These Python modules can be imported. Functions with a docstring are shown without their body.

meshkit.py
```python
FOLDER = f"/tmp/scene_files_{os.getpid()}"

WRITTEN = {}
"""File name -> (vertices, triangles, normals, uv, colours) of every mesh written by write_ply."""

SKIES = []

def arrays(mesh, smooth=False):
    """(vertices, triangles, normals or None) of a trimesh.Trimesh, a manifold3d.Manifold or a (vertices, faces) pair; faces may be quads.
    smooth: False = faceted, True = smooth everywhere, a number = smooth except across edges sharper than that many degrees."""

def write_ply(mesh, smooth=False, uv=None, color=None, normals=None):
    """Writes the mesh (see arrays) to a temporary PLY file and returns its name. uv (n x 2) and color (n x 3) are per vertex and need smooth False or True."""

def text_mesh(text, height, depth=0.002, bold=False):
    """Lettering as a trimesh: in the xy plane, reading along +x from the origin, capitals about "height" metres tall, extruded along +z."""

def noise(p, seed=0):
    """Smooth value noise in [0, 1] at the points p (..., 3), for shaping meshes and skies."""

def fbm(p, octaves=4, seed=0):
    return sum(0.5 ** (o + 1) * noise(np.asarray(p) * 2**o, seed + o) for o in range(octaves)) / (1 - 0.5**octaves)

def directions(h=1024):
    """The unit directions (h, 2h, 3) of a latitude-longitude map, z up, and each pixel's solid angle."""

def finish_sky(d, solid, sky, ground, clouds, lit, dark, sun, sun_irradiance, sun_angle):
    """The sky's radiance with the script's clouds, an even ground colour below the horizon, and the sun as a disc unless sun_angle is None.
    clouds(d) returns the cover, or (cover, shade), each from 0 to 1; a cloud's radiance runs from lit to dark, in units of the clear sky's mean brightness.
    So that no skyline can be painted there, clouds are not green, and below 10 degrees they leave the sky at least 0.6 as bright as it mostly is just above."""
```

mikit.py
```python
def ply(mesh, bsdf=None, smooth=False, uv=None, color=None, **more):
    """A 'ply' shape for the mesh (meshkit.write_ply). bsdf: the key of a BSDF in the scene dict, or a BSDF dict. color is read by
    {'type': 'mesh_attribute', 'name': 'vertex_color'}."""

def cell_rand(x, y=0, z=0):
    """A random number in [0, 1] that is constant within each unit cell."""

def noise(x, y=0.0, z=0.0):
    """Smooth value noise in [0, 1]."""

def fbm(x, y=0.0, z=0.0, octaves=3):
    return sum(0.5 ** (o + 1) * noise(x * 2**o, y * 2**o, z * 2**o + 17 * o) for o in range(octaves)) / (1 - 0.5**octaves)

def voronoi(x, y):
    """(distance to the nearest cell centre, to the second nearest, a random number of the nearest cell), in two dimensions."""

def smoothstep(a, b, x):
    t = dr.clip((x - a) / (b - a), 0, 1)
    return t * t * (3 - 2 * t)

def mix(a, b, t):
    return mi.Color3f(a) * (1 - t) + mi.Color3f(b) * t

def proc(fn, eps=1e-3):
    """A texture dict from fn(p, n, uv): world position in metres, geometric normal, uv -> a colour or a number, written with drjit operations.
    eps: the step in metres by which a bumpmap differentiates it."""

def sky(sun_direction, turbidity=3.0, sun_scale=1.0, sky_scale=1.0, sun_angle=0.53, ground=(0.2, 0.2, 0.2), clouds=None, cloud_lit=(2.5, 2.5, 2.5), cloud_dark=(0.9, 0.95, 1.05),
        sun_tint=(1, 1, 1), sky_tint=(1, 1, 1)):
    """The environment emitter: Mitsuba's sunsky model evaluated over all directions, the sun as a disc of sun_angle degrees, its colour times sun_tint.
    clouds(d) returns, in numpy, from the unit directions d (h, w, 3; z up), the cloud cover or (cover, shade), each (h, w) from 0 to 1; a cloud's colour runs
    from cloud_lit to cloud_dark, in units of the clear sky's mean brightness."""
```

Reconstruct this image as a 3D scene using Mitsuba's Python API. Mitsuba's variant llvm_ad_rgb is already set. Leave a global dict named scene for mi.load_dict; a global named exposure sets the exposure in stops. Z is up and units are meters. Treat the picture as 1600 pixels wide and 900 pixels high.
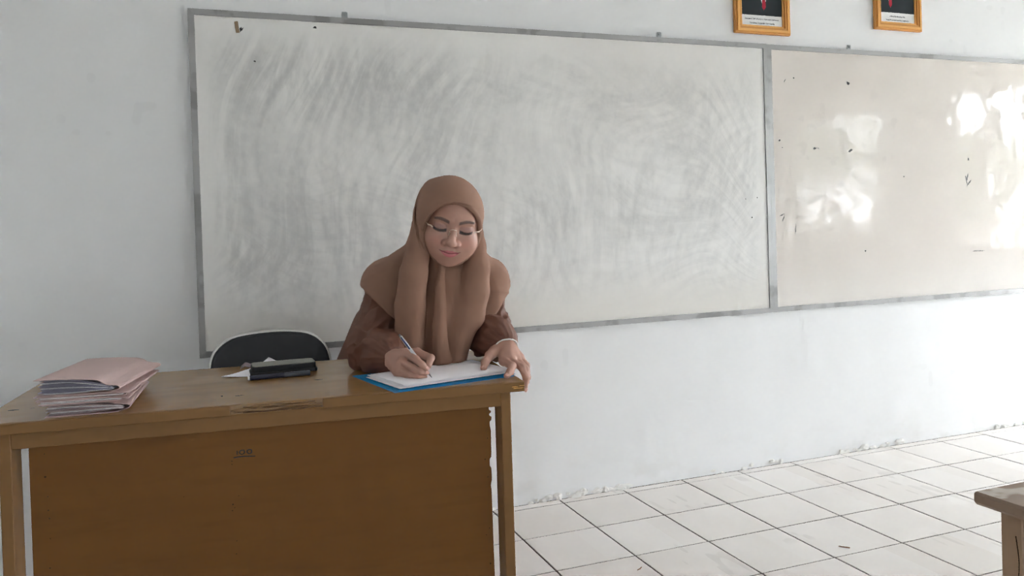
import math
import numpy as np, trimesh, manifold3d as m3, drjit as dr, mitsuba as mi
import mikit, meshkit
from mikit import proc, noise, fbm, smoothstep, mix, cell_rand
from shapely.geometry import Polygon, Point, box as sbox
T = mi.ScalarTransform4f
scene, labels = {"type": "scene"}, {}

# ------------------------------------------------------------------ camera
CAM = [0.0, -3.155, 1.158]
FWD, DOWN = np.array([0.3562, 0.9343, -0.0135]), np.array([-0.0330, -0.0013, -0.9995])
scene["camera"] = {"type": "perspective", "fov": 2 * math.degrees(math.atan(800 / 1279.7)), "fov_axis": "x", "near_clip": 0.05, "far_clip": 200.0,
                   "principal_point_offset_y": 0.0883,
                   "to_world": T().look_at(origin=CAM, target=(np.array(CAM) + FWD).tolist(), up=(-DOWN).tolist())}
exposure = 6.88

# ------------------------------------------------------------------ daylight: an overcast sky through the windows on the right
scene["sky"] = mikit.sky([0.5, 0.5, 0.75], turbidity=4.0, sun_scale=0.0, sky_scale=1.0, ground=(0.25, 0.25, 0.22),
                         clouds=lambda d: (np.clip(0.85 + 0.3 * meshkit.fbm(d * 2.5, 4), 0, 1), meshkit.fbm(d * 3.0 + 7, 4) * 0.6),
                         cloud_lit=(2.2, 2.28, 2.38), cloud_dark=(1.36, 1.40, 1.48))

# ------------------------------------------------------------------ helpers
def number(key):
    if key not in scene and key not in labels:
        return key
    n = 1
    while f"{key}_{n:03d}" in scene or f"{key}_{n:03d}" in labels:
        n += 1
    return f"{key}_{n:03d}"

def add(key, mesh, bsdf, smooth=False, **kw):
    if key in scene:
        key = number(key)
    scene[key] = mikit.ply(mesh, bsdf, smooth=smooth, **kw)
    return key

def thing(key, label, category, group=None):
    key = number(key)
    labels[key] = {"label": label, "category": category}
    if group:
        labels[key]["group"] = group
    return key

def structure(key, label=None):
    labels[key] = {"kind": "structure"}
    if label:
        labels[key]["label"] = label
    return key

def box(x0, x1, y0, y1, z0, z1):
    b = trimesh.creation.box(extents=[x1 - x0, y1 - y0, z1 - z0])
    b.apply_translation([(x0 + x1) / 2, (y0 + y1) / 2, (z0 + z1) / 2])
    return b

def rbox(x0, x1, y0, y1, z0, z1, r=0.003):
    """a box with chamfered edges"""
    c = np.array([(x0 + x1) / 2, (y0 + y1) / 2, (z0 + z1) / 2]); h = np.array([x1 - x0, y1 - y0, z1 - z0]) / 2
    r = min(r, h.min() * 0.9)
    pts = [c + np.array([a, b, d]) * (h - np.where(np.arange(3) == k, 0, r)) for a in (-1, 1) for b in (-1, 1) for d in (-1, 1) for k in range(3)]
    return trimesh.convex.convex_hull(np.array(pts))

def join(*ms):
    return trimesh.util.concatenate([m for m in ms])

def moved(mesh, frame=None, at=(0, 0, 0)):
    """mesh with local axes given as the columns of frame, moved to 'at'"""
    m = mesh.copy()
    M = np.eye(4)
    if frame is not None:
        M[:3, :3] = frame
    M[:3, 3] = at
    m.apply_transform(M)
    return m

def tube(points, r, sides=12, closed=False):
    p = np.asarray(points, float)
    t = np.roll(p, -1, 0) - np.roll(p, 1, 0) if closed else np.gradient(p, axis=0)
    t /= np.linalg.norm(t, axis=1, keepdims=True)
    a = np.zeros_like(p)
    ref = np.array([0.123, 0.31, 0.94])
    v = ref - t[0] * (ref @ t[0]); v /= np.linalg.norm(v)
    for i in range(len(p)):
        v = v - t[i] * (v @ t[i]); v /= np.linalg.norm(v); a[i] = v
    b = np.cross(t, a)
    ang = np.arange(sides) * 2 * np.pi / sides
    rr = np.broadcast_to(np.asarray(r, float), (len(p),))
    V = (p[:, None] + rr[:, None, None] * (np.cos(ang)[None, :, None] * a[:, None] + np.sin(ang)[None, :, None] * b[:, None])).reshape(-1, 3)
    n = len(p)
    F = []
    for i in range(n if closed else n - 1):
        k = (i + 1) % n
        for j in range(sides):
            q = (j + 1) % sides
            F += [[i * sides + j, i * sides + q, k * sides + q], [i * sides + j, k * sides + q, k * sides + j]]
    if not closed:
        V = np.vstack([V, p[0], p[-1]])
        for j in range(sides):
            q = (j + 1) % sides
            F += [[len(V) - 2, q, j], [len(V) - 1, (n - 1) * sides + j, (n - 1) * sides + q]]
    m = trimesh.Trimesh(V, F, process=False)
    if m.volume < 0:
        m.invert()
    return m

def spline(pts, n=40, closed=False):
    """Catmull-Rom through the points"""
    p = np.asarray(pts, float)
    if closed:
        p = np.vstack([p[-1], p, p[:2]])
    else:
        p = np.vstack([2 * p[0] - p[1], p, 2 * p[-1] - p[-2]])
    m = len(p) - 3
    out = []
    for s in np.linspace(0, m, n, endpoint=not closed):
        i = min(int(s), m - 1); t = s - i
        a, b, c, d = p[i:i + 4]
        out.append(0.5 * (2 * b + (c - a) * t + (2 * a - 5 * b + 4 * c - d) * t * t + (3 * b - a - 3 * c + d) * t ** 3))
    return np.array(out)

def extrude(poly, h):
    return trimesh.creation.extrude_polygon(poly, h, engine="earcut")

def principled(color, rough=0.5, spec=0.5, **kw):
    c = color if isinstance(color, dict) else {"type": "rgb", "value": list(color)}
    return {"type": "principled", "base_color": c, "roughness": rough, "specular": spec, **kw}

def two(b):
    return {"type": "twosided", "bsdf": b}

def bump(b, fn, scale, eps=1e-3):
    return {"type": "bumpmap", "arbitrary": proc(fn, eps=eps), "scale": scale, "bsdf": b}

# ------------------------------------------------------------------ materials
def wall_color(p, n, uv):
    a = fbm(p.x * 1.3 + p.y, p.z * 1.3, 3.0, octaves=4)
    low = smoothstep(0.22, 0.0, p.z) * smoothstep(0.45, 0.75, fbm(p.x * 9, p.z * 14, p.y * 9, octaves=4))
    spot = smoothstep(0.80, 0.86, noise(p.x * 21 + p.y * 21, p.z * 21)) * smoothstep(0.6, 0.8, noise(p.x * 3, p.z * 3, 9.0))
    c = mix((0.70, 0.715, 0.725), (0.745, 0.757, 0.765), a)
    c = mix(c, mi.Color3f(0.50, 0.49, 0.46), low * 0.22)
    return mix(c, mi.Color3f(0.42, 0.43, 0.43), spot * 0.10)
def wall_relief(p, n, uv):
    return fbm(p.x * 14 + p.y * 14, p.z * 9, 1.0, octaves=4) + 0.35 * fbm(p.x * 60 + p.y * 60, p.z * 45, octaves=2)
scene["wall_paint"] = bump(principled(proc(wall_color), 0.62, 0.35), wall_relief, 0.0035, 2e-3)
scene["rear_paint"] = principled((0.50, 0.51, 0.51), 0.7, 0.3)
scene["plaster"] = principled((0.72, 0.72, 0.70), 0.85, 0.2)
scene["ceiling_paint"] = principled((0.66, 0.66, 0.66), 0.8, 0.2)
def tile_color(p, n, uv):
    cx, cy = dr.floor((p.x - 0.0787) / 0.3), dr.floor((p.y + 0.0484) / 0.3)
    t = cell_rand(cx, cy, 5)
    c = mix((0.70, 0.67, 0.635), (0.735, 0.715, 0.69), t)
    d = smoothstep(0.5, 0.8, fbm(p.x * 5, p.y * 5, octaves=4))
    s = smoothstep(0.74, 0.8, noise(p.x * 38, p.y * 9)) * smoothstep(0.7, 0.8, noise(p.x * 4, p.y * 4, 3.0))
    c = mix(c, mi.Color3f(0.60, 0.57, 0.53), d * 0.12)
    return mix(c, mi.Color3f(0.35, 0.33, 0.3), s * 0.18)
def tile_rough(p, n, uv):
    return 0.24 + 0.25 * fbm(p.x * 7, p.y * 7, octaves=3)
scene["tile_glaze"] = principled(proc(tile_color), proc(tile_rough), 0.5)
scene["grout"] = principled((0.10, 0.09, 0.08), 0.9, 0.1)

def swipe(p, ang, sx, sz, seed):
    """streaks left by a dry cloth moved along one direction, bent by a slow noise, where that hand has been"""
    b = ang + (fbm(p.x * 1.4 + seed, p.z * 1.4, octaves=2) - 0.5) * 1.5
    c, s = dr.cos(b), dr.sin(b)
    x, z = p.x - 1.2, p.z - 1.3
    u, v = x * c + z * s, -x * s + z * c
    m = smoothstep(0.36, 0.66, fbm(p.x * 2.3 + 3 * seed, p.z * 2.7, seed, octaves=3))
    return (0.30 + 0.70 * m) * smoothstep(0.30, 0.86, fbm(u * sx + seed, v * sz, seed, octaves=5))
def board_smudge(p):
    left = smoothstep(1.55, 0.2, p.x)
    s = swipe(p, 0.10, 34.0, 5.5, 3.0) * (0.40 + 0.95 * left) + swipe(p, -0.45, 40.0, 6.0, 8.0) * (0.30 + 0.7 * left)
    s = s + swipe(p, 0.9, 36.0, 5.0, 13.0) * 0.38 + swipe(p, -1.2, 30.0, 6.0, 19.0) * 0.34
    s = s + 0.42 * left * smoothstep(0.30, 0.75, fbm(p.x * 9, p.z * 6, 4.0, octaves=4)) + 0.16 * smoothstep(0.4, 0.75, fbm(p.x * 6, p.z * 5, 14.0, octaves=4))
    edge = smoothstep(0.0, 0.16, p.x - 0.01) * smoothstep(2.465, 2.38, p.x) * smoothstep(1.945, 1.70, p.z) * smoothstep(0.75, 0.92, p.z)
    low = 0.45 + 0.55 * smoothstep(0.75, 1.2, p.z)
    s = s * edge * low * (0.55 + 0.9 * fbm(p.x * 55, p.z * 45, 2.0, octaves=3))
    return 1 - dr.exp(-0.95 * s)
def board_color(p, n, uv):
    c = mix((0.74, 0.74, 0.725), (0.715, 0.705, 0.685), smoothstep(0.3, 0.7, fbm(p.x * 1.1, p.z * 1.1, 6.0, octaves=3)))
    c = mix(c, mi.Color3f(0.68, 0.655, 0.60), smoothstep(1.0, 0.74, p.z) * 0.5)
    return mix(c, mi.Color3f(0.27, 0.28, 0.285), board_smudge(p) * 0.62)
def board_rough(p, n, uv):
    return 0.16 + 0.4 * board_smudge(p) + 0.10 * fbm(p.x * 8, p.z * 8, octaves=3)
def board_wave(p, n, uv):
    return fbm(p.x * 7.0, p.z * 6.0, octaves=3)
scene["board_used"] = bump(principled(proc(board_color), proc(board_rough), 0.3), board_wave, 0.0012, 4e-3)
def board2_color(p, n, uv):
    c = mix((0.70, 0.665, 0.625), (0.665, 0.625, 0.585), smoothstep(0.3, 0.7, fbm(p.x * 1.3, p.z * 1.3, 2.0, octaves=4)))
    c = mix(c, mi.Color3f(0.73, 0.71, 0.68), smoothstep(1.0, 0.74, p.z) * 0.7)
    s = smoothstep(0.62, 0.8, fbm(p.x * 16, p.z * 16, 8.0, octaves=4)) * smoothstep(0.5, 0.7, noise(p.x * 2.5, p.z * 2.5, 4.0))
    return mix(c, mi.Color3f(0.36, 0.34, 0.33), s * 0.14)
def board2_rough(p, n, uv):
    return 0.045 + 0.03 * fbm(p.x * 6, p.z * 6, 3.0, octaves=3)
scene["board_clean"] = bump(principled(proc(board2_color), proc(board2_rough), 0.20), board_wave, 0.0030, 4e-3)
def alu_color(p, n, uv):
    t = fbm(p.x * 2.5, p.z * 9, 3.0, octaves=4)
    w = smoothstep(0.58, 0.72, fbm(p.x * 11, p.z * 11, 1.0, octaves=4))
    return mix(mix((0.27, 0.275, 0.275), (0.38, 0.38, 0.38), t), mi.Color3f(0.17, 0.17, 0.165), w * 0.6)
scene["aluminium"] = principled(proc(alu_color), 0.42, 0.5, metallic=0.55)
scene["bracket_metal"] = principled((0.30, 0.32, 0.33), 0.4, 0.5, metallic=0.6)
scene["tape"] = principled((0.24, 0.17, 0.10), 0.5)
scene["ink"] = principled((0.025, 0.025, 0.028), 0.5)
def wood(c0, c1, c2, sx, sy, sz):
    def fn(p, n, uv):
        g = fbm(p.x * sx, p.y * sy, p.z * sz, octaves=4)
        l = smoothstep(0.5, 0.75, fbm(p.x * sx * 3, p.y * sy * 3, p.z * sz * 3, octaves=3))
        b = smoothstep(0.25, 0.75, fbm(p.x * 2.2, p.y * 2.2, p.z * 2.2, octaves=3))
        return mix(mix(mix(c0, c1, g), c2, l * 0.35), mi.Color3f(*c2), b * 0.25)
    return fn
def top_color(p, n, uv):
    g = fbm(p.x * 3, p.y * 28, p.z * 28, octaves=4)
    c = mix((0.235, 0.125, 0.038), (0.192, 0.098, 0.028), g)
    w = smoothstep(0.48, 0.75, fbm(p.x * 7, p.y * 7, 2.0, octaves=4)) * smoothstep(0.7, 0.95, n.z)
    c = mix(c, mi.Color3f(0.28, 0.185, 0.095), w * 0.4)
    stain = smoothstep(0.72, 0.78, noise(p.x * 13, p.y * 17, 5.0)) * smoothstep(0.7, 0.95, n.z)
    return mix(c, mi.Color3f(0.10, 0.06, 0.03), stain * 0.15)
scene["desk_varnish"] = principled(proc(top_color), 0.22, 0.8, clearcoat=1.0, clearcoat_gloss=0.88)
scene["desk_wood"] = principled(proc(wood((0.220, 0.116, 0.042), (0.185, 0.094, 0.031), (0.155, 0.077, 0.025), 5, 5, 5)), 0.42, 0.35)
scene["desk_panel"] = principled(proc(wood((0.165, 0.071, 0.015), (0.142, 0.059, 0.012), (0.122, 0.050, 0.010), 2.5, 6, 16)), 0.42, 0.28)
def raw_color(p, n, uv):
    g = fbm(p.x * 14, p.y * 90, p.z * 260, octaves=4)
    return mix((0.10, 0.05, 0.025), (0.30, 0.18, 0.09), smoothstep(0.35, 0.7, g))
scene["raw_wood"] = bump(principled(proc(raw_color), 0.85, 0.2), lambda p, n, uv: fbm(p.x * 30, p.y * 150, p.z * 260, octaves=3), 0.004)
scene["stud_wood"] = principled(proc(wood((0.30, 0.20, 0.125), (0.25, 0.16, 0.10), (0.20, 0.12, 0.075), 6, 6, 2)), 0.45, 0.5)
def stud_top(p, n, uv):
    w = smoothstep(0.53, 0.62, fbm(p.x * 9, p.y * 15, 3.0, octaves=4)) * smoothstep(0.8, 0.95, n.z)
    return mix(mix((0.26, 0.18, 0.125), (0.215, 0.145, 0.10), fbm(p.x * 4, p.y * 26, p.z * 26, octaves=4)), mi.Color3f(0.50, 0.46, 0.41), w * 0.8)
scene["stud_top"] = principled(proc(stud_top), 0.4, 0.5)
scene["hole"] = principled((0.03, 0.018, 0.01), 0.9, 0.1)

# ------------------------------------------------------------------ the room
RX0, RX1, RY0, H = -1.9, 5.6, -8.0, 3.2
structure("wall_front"); structure("wall_right"); structure("wall_left"); structure("wall_back"); structure("floor"); structure("ceiling")
add("wall_front", box(RX0 - 0.15, RX1 + 0.15, 0, 0.15, 0, H), "wall_paint")
add("wall_back", box(RX0 - 0.15, RX1 + 0.15, RY0 - 0.15, RY0, 0, H), "rear_paint")
add("ceiling", box(RX0 - 0.15, RX1 + 0.15, RY0 - 0.15, 0.15, H, H + 0.1), "ceiling_paint")
DOOR = (-1.00, -0.12, 0.0, 2.10)
OPEN = [(-1.80, -1.08, 0.85, 2.40), (-3.75, -2.45, 0.95, 2.40), (-6.1, -4.9, 0.95, 2.40), (-7.8, -6.7, 0.95, 2.40)]
OPEN_LEFT = [(-7.4, -6.0, 1.45, 2.60)]
def pierced(x0, x1, holes, y0, y1):
    ys = [y0] + [v for o in sorted(holes) for v in o[:2]] + [y1]
    ms = [box(x0, x1, ys[k], ys[k + 1], 0, H) for k in range(0, len(ys), 2)]
    for a, b, z0, z1 in holes:
        ms += ([box(x0, x1, a, b, 0, z0)] if z0 > 0 else []) + [box(x0, x1, a, b, z1, H)]
    return join(*ms)
add("wall_right", pierced(RX1, RX1 + 0.15, OPEN + [DOOR], RY0, 0.0), "wall_paint")
add("wall_left", pierced(RX0 - 0.15, RX0, OPEN_LEFT, RY0, 0.0), "rear_paint")
scene["window_paint"] = principled((0.62, 0.60, 0.55), 0.4)
scene["pane_glass"] = {"type": "thindielectric", "int_ior": 1.5}
for k, (wx, (a, b, z0, z1)) in enumerate([(RX1, o) for o in OPEN] + [(RX0 - 0.15, o) for o in OPEN_LEFT]):
    w = structure(f"window_{k + 1}")
    f = 0.05
    m = (a + b) / 2
    xa, xb = wx + 0.04, wx + 0.11
    add(w + "__frame", join(box(xa, xb, a, b, z0, z0 + f), box(xa, xb, a, b, z1 - f, z1),
                            box(xa, xb, a, a + f, z0 + f, z1 - f), box(xa, xb, b - f, b, z0 + f, z1 - f),
                            box(xa, xb, m - 0.025, m + 0.025, z0 + f, z1 - f)), "window_paint")
    for y0, y1 in ((a + f, m - 0.025), (m + 0.025, b - f)):
        add(w + "__pane", trimesh.Trimesh([[wx + 0.07, y0, z0 + f], [wx + 0.07, y1, z0 + f], [wx + 0.07, y1, z1 - f], [wx + 0.07, y0, z1 - f]],
                                          [[0, 1, 2], [0, 2, 3]], process=False), "pane_glass")
structure("door_1", "open doorway to the verandah")
a, b, z0, z1 = DOOR
add("door_1__frame", join(box(RX1 + 0.03, RX1 + 0.12, a, a + 0.04, 0, z1), box(RX1 + 0.03, RX1 + 0.12, b - 0.04, b, 0, z1), box(RX1 + 0.03, RX1 + 0.12, a + 0.04, b - 0.04, z1 - 0.04, z1)), "window_paint")
add("door_1__leaf", rbox(RX1 + 0.16, RX1 + 0.98, b - 0.036, b - 0.001, 0.01, z1 - 0.045, 0.003), "window_paint")
# rough plaster crumbs where the wall meets the floor
rng = np.random.default_rng(7)
crumbs = []
for k in range(150):
    x = rng.uniform(1.0, 4.6)
    if meshkit.noise(np.array([x * 2.6, 1.0, 1.0]), 3) < 0.42:
        continue
    s = rng.uniform(0.004, 0.014)
    c = trimesh.creation.icosphere(1, 1.0)
    c.vertices *= np.array([s * rng.uniform(1, 2.4), s * 0.7, s]) * (0.7 + 0.6 * rng.random((len(c.vertices), 1)))
    c.apply_translation([x, -0.002, rng.uniform(0.002, 0.02)])
    crumbs.append(c)
k = add("wall_front__plaster_crumbs", join(*crumbs), "plaster")
labels[k] = {"kind": "stuff", "label": "crumbling white plaster along the foot of the wall"}

# floor: a bed of dark grout and glazed tiles laid on it, 30 cm square
add("floor", box(RX0 - 0.15, RX1 + 0.15, RY0 - 0.15, 0.15, -0.12, -0.002), "grout")
TX, TY, TS, G = 1.3787, -0.0484, 0.30, 0.0034
def tile_mesh(x0, x1, y0, y1, dz=0.0):
    return rbox(x0 + G, x1 - G, y0 + G, y1 - G, -0.011 + dz, 0.0 + dz, 0.0012)
cells = []
for i in range(-11, 15):
    for j in range(-1, 27):
        x0, x1 = max(TX + i * TS, RX0), min(TX + (i + 1) * TS, RX1)
        y1, y0 = min(TY - j * TS, 0.0), max(TY - (j + 1) * TS, RY0)
        if x1 - x0 > 0.01 and y1 - y0 > 0.01:
            cells.append((x0, x1, y0, y1))
rest = []
for n_, (x0, x1, y0, y1) in enumerate(cells):
    m = tile_mesh(x0, x1, y0, y1, rng.uniform(-0.0006, 0.0006))
    if x1 > 0.45 and y1 > -2.4 and x0 < 4.9 or (x0 < -0.3 and x1 > -1.1 and y1 > -2.0):
        add("floor__tile", m, "tile_glaze")
    else:
        rest.append(m)
k = add("floor__tiles", join(*rest), "tile_glaze")
labels[k] = {"kind": "stuff", "label": "glazed off-white tiles on the rest of the floor"}

# ------------------------------------------------------------------ outside: ground and trees seen only in reflections, lit by the sky
scene["paving"] = principled((0.42, 0.41, 0.38), 0.9, 0.1)
scene["eave"] = principled((0.30, 0.27, 0.24), 0.8, 0.2)
structure("ground_outside"); structure("verandah_roof")
add("ground_outside", join(box(RX1 + 0.15, 40, -30, 25, -0.5, -0.15), box(-40, RX0 - 0.15, -30, 25, -0.5, -0.15)), "paving")
vr = trimesh.convex.convex_hull(np.array([[x, y, z] for y in (-12, 4) for x, z in ((RX1 + 0.15, 2.75), (RX1 + 0.15, 2.85), (7.3, 2.34), (7.3, 2.44))]))
add("verandah_roof", vr, "eave")
scene["leaf"] = two(principled((0.06, 0.12, 0.03), 0.5, 0.4))
scene["bark"] = principled((0.12, 0.09, 0.06), 0.9, 0.1)
def tree(key, x, y, h, r, seed, label):
    t = thing(key, label, "tree")
    g = np.random.default_rng(seed)
    add(t + "__trunk", tube(spline([[x, y, -0.15], [x + 0.1, y, h * 0.4], [x, y + 0.1, h]], 10), np.linspace(0.14, 0.05, 10), 8), "bark", True)
    n = 650
    d = g.normal(size=(n, 3)); d /= np.linalg.norm(d, axis=1, keepdims=True)
    c = np.array([x, y, h]) + d * (r * g.random((n, 1)) ** 0.4) * [1, 1, 0.8]
    a, b = g.normal(size=(2, n, 3)); s = 0.15
    a *= s / np.linalg.norm(a, axis=1, keepdims=True); b *= s * 0.6 / np.linalg.norm(b, axis=1, keepdims=True)
    V = np.stack([c - a, c + b, c + a, c - b], 1).reshape(-1, 3)
    i = np.arange(n)[:, None] * 4
    add(t + "__foliage", trimesh.Trimesh(V, np.vstack([i + [0, 1, 2], i + [0, 2, 3]]), process=False), "leaf")
for k_, (x, y, h, r, lab) in enumerate(((12.0, 1.6, 2.3, 1.5, "leafy tree outside the doorway"), (14.5, 5.8, 2.9, 2.0, "leafy tree outside, beyond the front corner of the room"),
                                        (12.5, -7.6, 1.7, 0.8, "small thin-crowned tree outside, nearest the second window"), (15.5, -9.6, 2.1, 1.0, "thin-crowned tree outside, far beyond the second window"),
                                        (14.0, -13.6, 2.6, 1.5, "thin-crowned tree outside the rear windows"), (15.6, -4.6, 2.7, 1.5, "thin-crowned tree outside, straight across from the second window"),
                                        (18.5, -15.5, 3.0, 1.8, "thin-crowned tree outside, far behind the rear windows"))):
    tree("tree", x, y, h, r, k_ + 1, lab)

# ------------------------------------------------------------------ whiteboards
RW = 0.022
def rail(pts, y0, y1):
    """a flat bar with mitred ends: four corners in x, z"""
    m = extrude(Polygon(pts), y1 - y0)
    V = m.vertices.copy()
    m.vertices = np.c_[V[:, 0], y1 - V[:, 2], V[:, 1]]
    if m.volume < 0:
        m.invert()
    return m
def whiteboard(label, x0, x1, z0, z1, mat, hangers):
    t = thing("whiteboard", label, "whiteboard")
    add(t + "__panel", box(x0 - 0.004, x1 + 0.004, -0.016, -0.004, z0 - 0.004, z1 + 0.004), mat)
    X0, X1, Z0, Z1 = x0 - RW, x1 + RW, z0 - RW, z1 + RW
    e = 0.0004
    for pts in ([(X0 + e, Z1), (X1 - e, Z1), (x1, z1), (x0, z1)], [(x0, z0), (x1, z0), (X1 - e, Z0), (X0 + e, Z0)],
                [(X0, Z0 + e), (x0, z0 + e), (x0, z1 - e), (X0, Z1 - e)], [(x1, z0 + e), (X1, Z0 + e), (X1, Z1 - e), (x1, z1 - e)]):
        m = rail(pts, -0.022, -0.001)
        add(t + "__frame_rail", m, "aluminium")
    for hx in hangers:
        h = join(rbox(hx - 0.011, hx + 0.011, -0.006, -0.003, Z1 - 0.004, Z1 + 0.026, 0.001),
                 tube([[hx, -0.012, Z1 + 0.016], [hx, -0.001, Z1 + 0.016]], 0.0045, 8))
        k = add(t + "__hanging_bracket", h, "bracket_metal")
    return t
wb = whiteboard("large whiteboard smudged grey with marker dust, behind the woman", 0.008, 2.4695, 0.741, 1.946, "board_used", (0.545, 1.925))
wb2 = whiteboard("cleaner cream whiteboard mirroring the windows, right of the smudged one", 2.5140, 4.97, 0.741, 1.944, "board_clean", (2.99, 4.4))
add(wb + "__tape_strip", moved(rbox(-0.0065, 0.0065, -0.001, 0, -0.021, 0.021, 0.0004), trimesh.transformations.rotation_matrix(-0.12, [0, 1, 0])[:3, :3], (0.152, -0.0162, 1.911)), "tape")
labels[wb + "__tape_strip"] = {"label": "strip of brown tape"}
def ink_spot(t, spots, seed):
    g = np.random.default_rng(seed)
    for x, z, a, b, ang in spots:
        n = 14
        th = np.linspace(0, 2 * np.pi, n, endpoint=False)
        r = 1 + 0.25 * g.normal(size=n)
        q = np.c_[a * np.cos(th) * r, b * np.sin(th) * r]
        c, s = math.cos(ang), math.sin(ang)
        pl = Polygon(np.c_[x + q[:, 0] * c - q[:, 1] * s, z + q[:, 0] * s + q[:, 1] * c]).buffer(0)
        pl = pl if pl.geom_type == "Polygon" else max(pl.geoms, key=lambda q_: q_.area)
        add(t + "__mark", rail(list(pl.exterior.coords)[:-1], -0.0166, -0.0158), "ink")
ink_spot(wb, [(0.166, 1.905, 0.008, 0.006, 0.5), (0.431, 1.926, 0.006, 0.004, 0.2), (0.21, 1.789, 0.004, 0.003, 0), (2.386, 1.164, 0.003, 0.003, 0),
              (2.353, 1.25, 0.004, 0.002, 0), (2.417, 1.255, 0.003, 0.002, 0)], 3)
ink_spot(wb2, [(2.968, 1.803, 0.011, 0.006, -0.6), (2.757, 1.485, 0.010, 0.005, 0), (2.777, 1.485, 0.005, 0.002, 0), (2.974, 1.476, 0.013, 0.006, 0.6), (2.553, 1.521, 0.006, 0.004, 0.4),
               (2.566, 1.488, 0.003, 0.002, 0), (3.751, 1.433, 0.008, 0.006, 1.2), (3.742, 1.34, 0.018, 0.004, 1.3), (3.752, 1.31, 0.022, 0.003, 0.8), (3.735, 1.325, 0.02, 0.003, 1.8),
               (3.806, 0.954, 0.045, 0.002, -0.03), (2.556, 1.172, 0.014, 0.002, 0.3), (2.563, 1.155, 0.012, 0.002, 1.1), (2.632, 1.103, 0.022, 0.0015, 1.5), (3.309, 1.346, 0.005, 0.003, 0),
               (3.051, 0.984, 0.004, 0.003, 0), (2.591, 1.802, 0.010, 0.0015, 0.9), (2.643, 1.816, 0.005, 0.003, 0)], 4)

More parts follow.
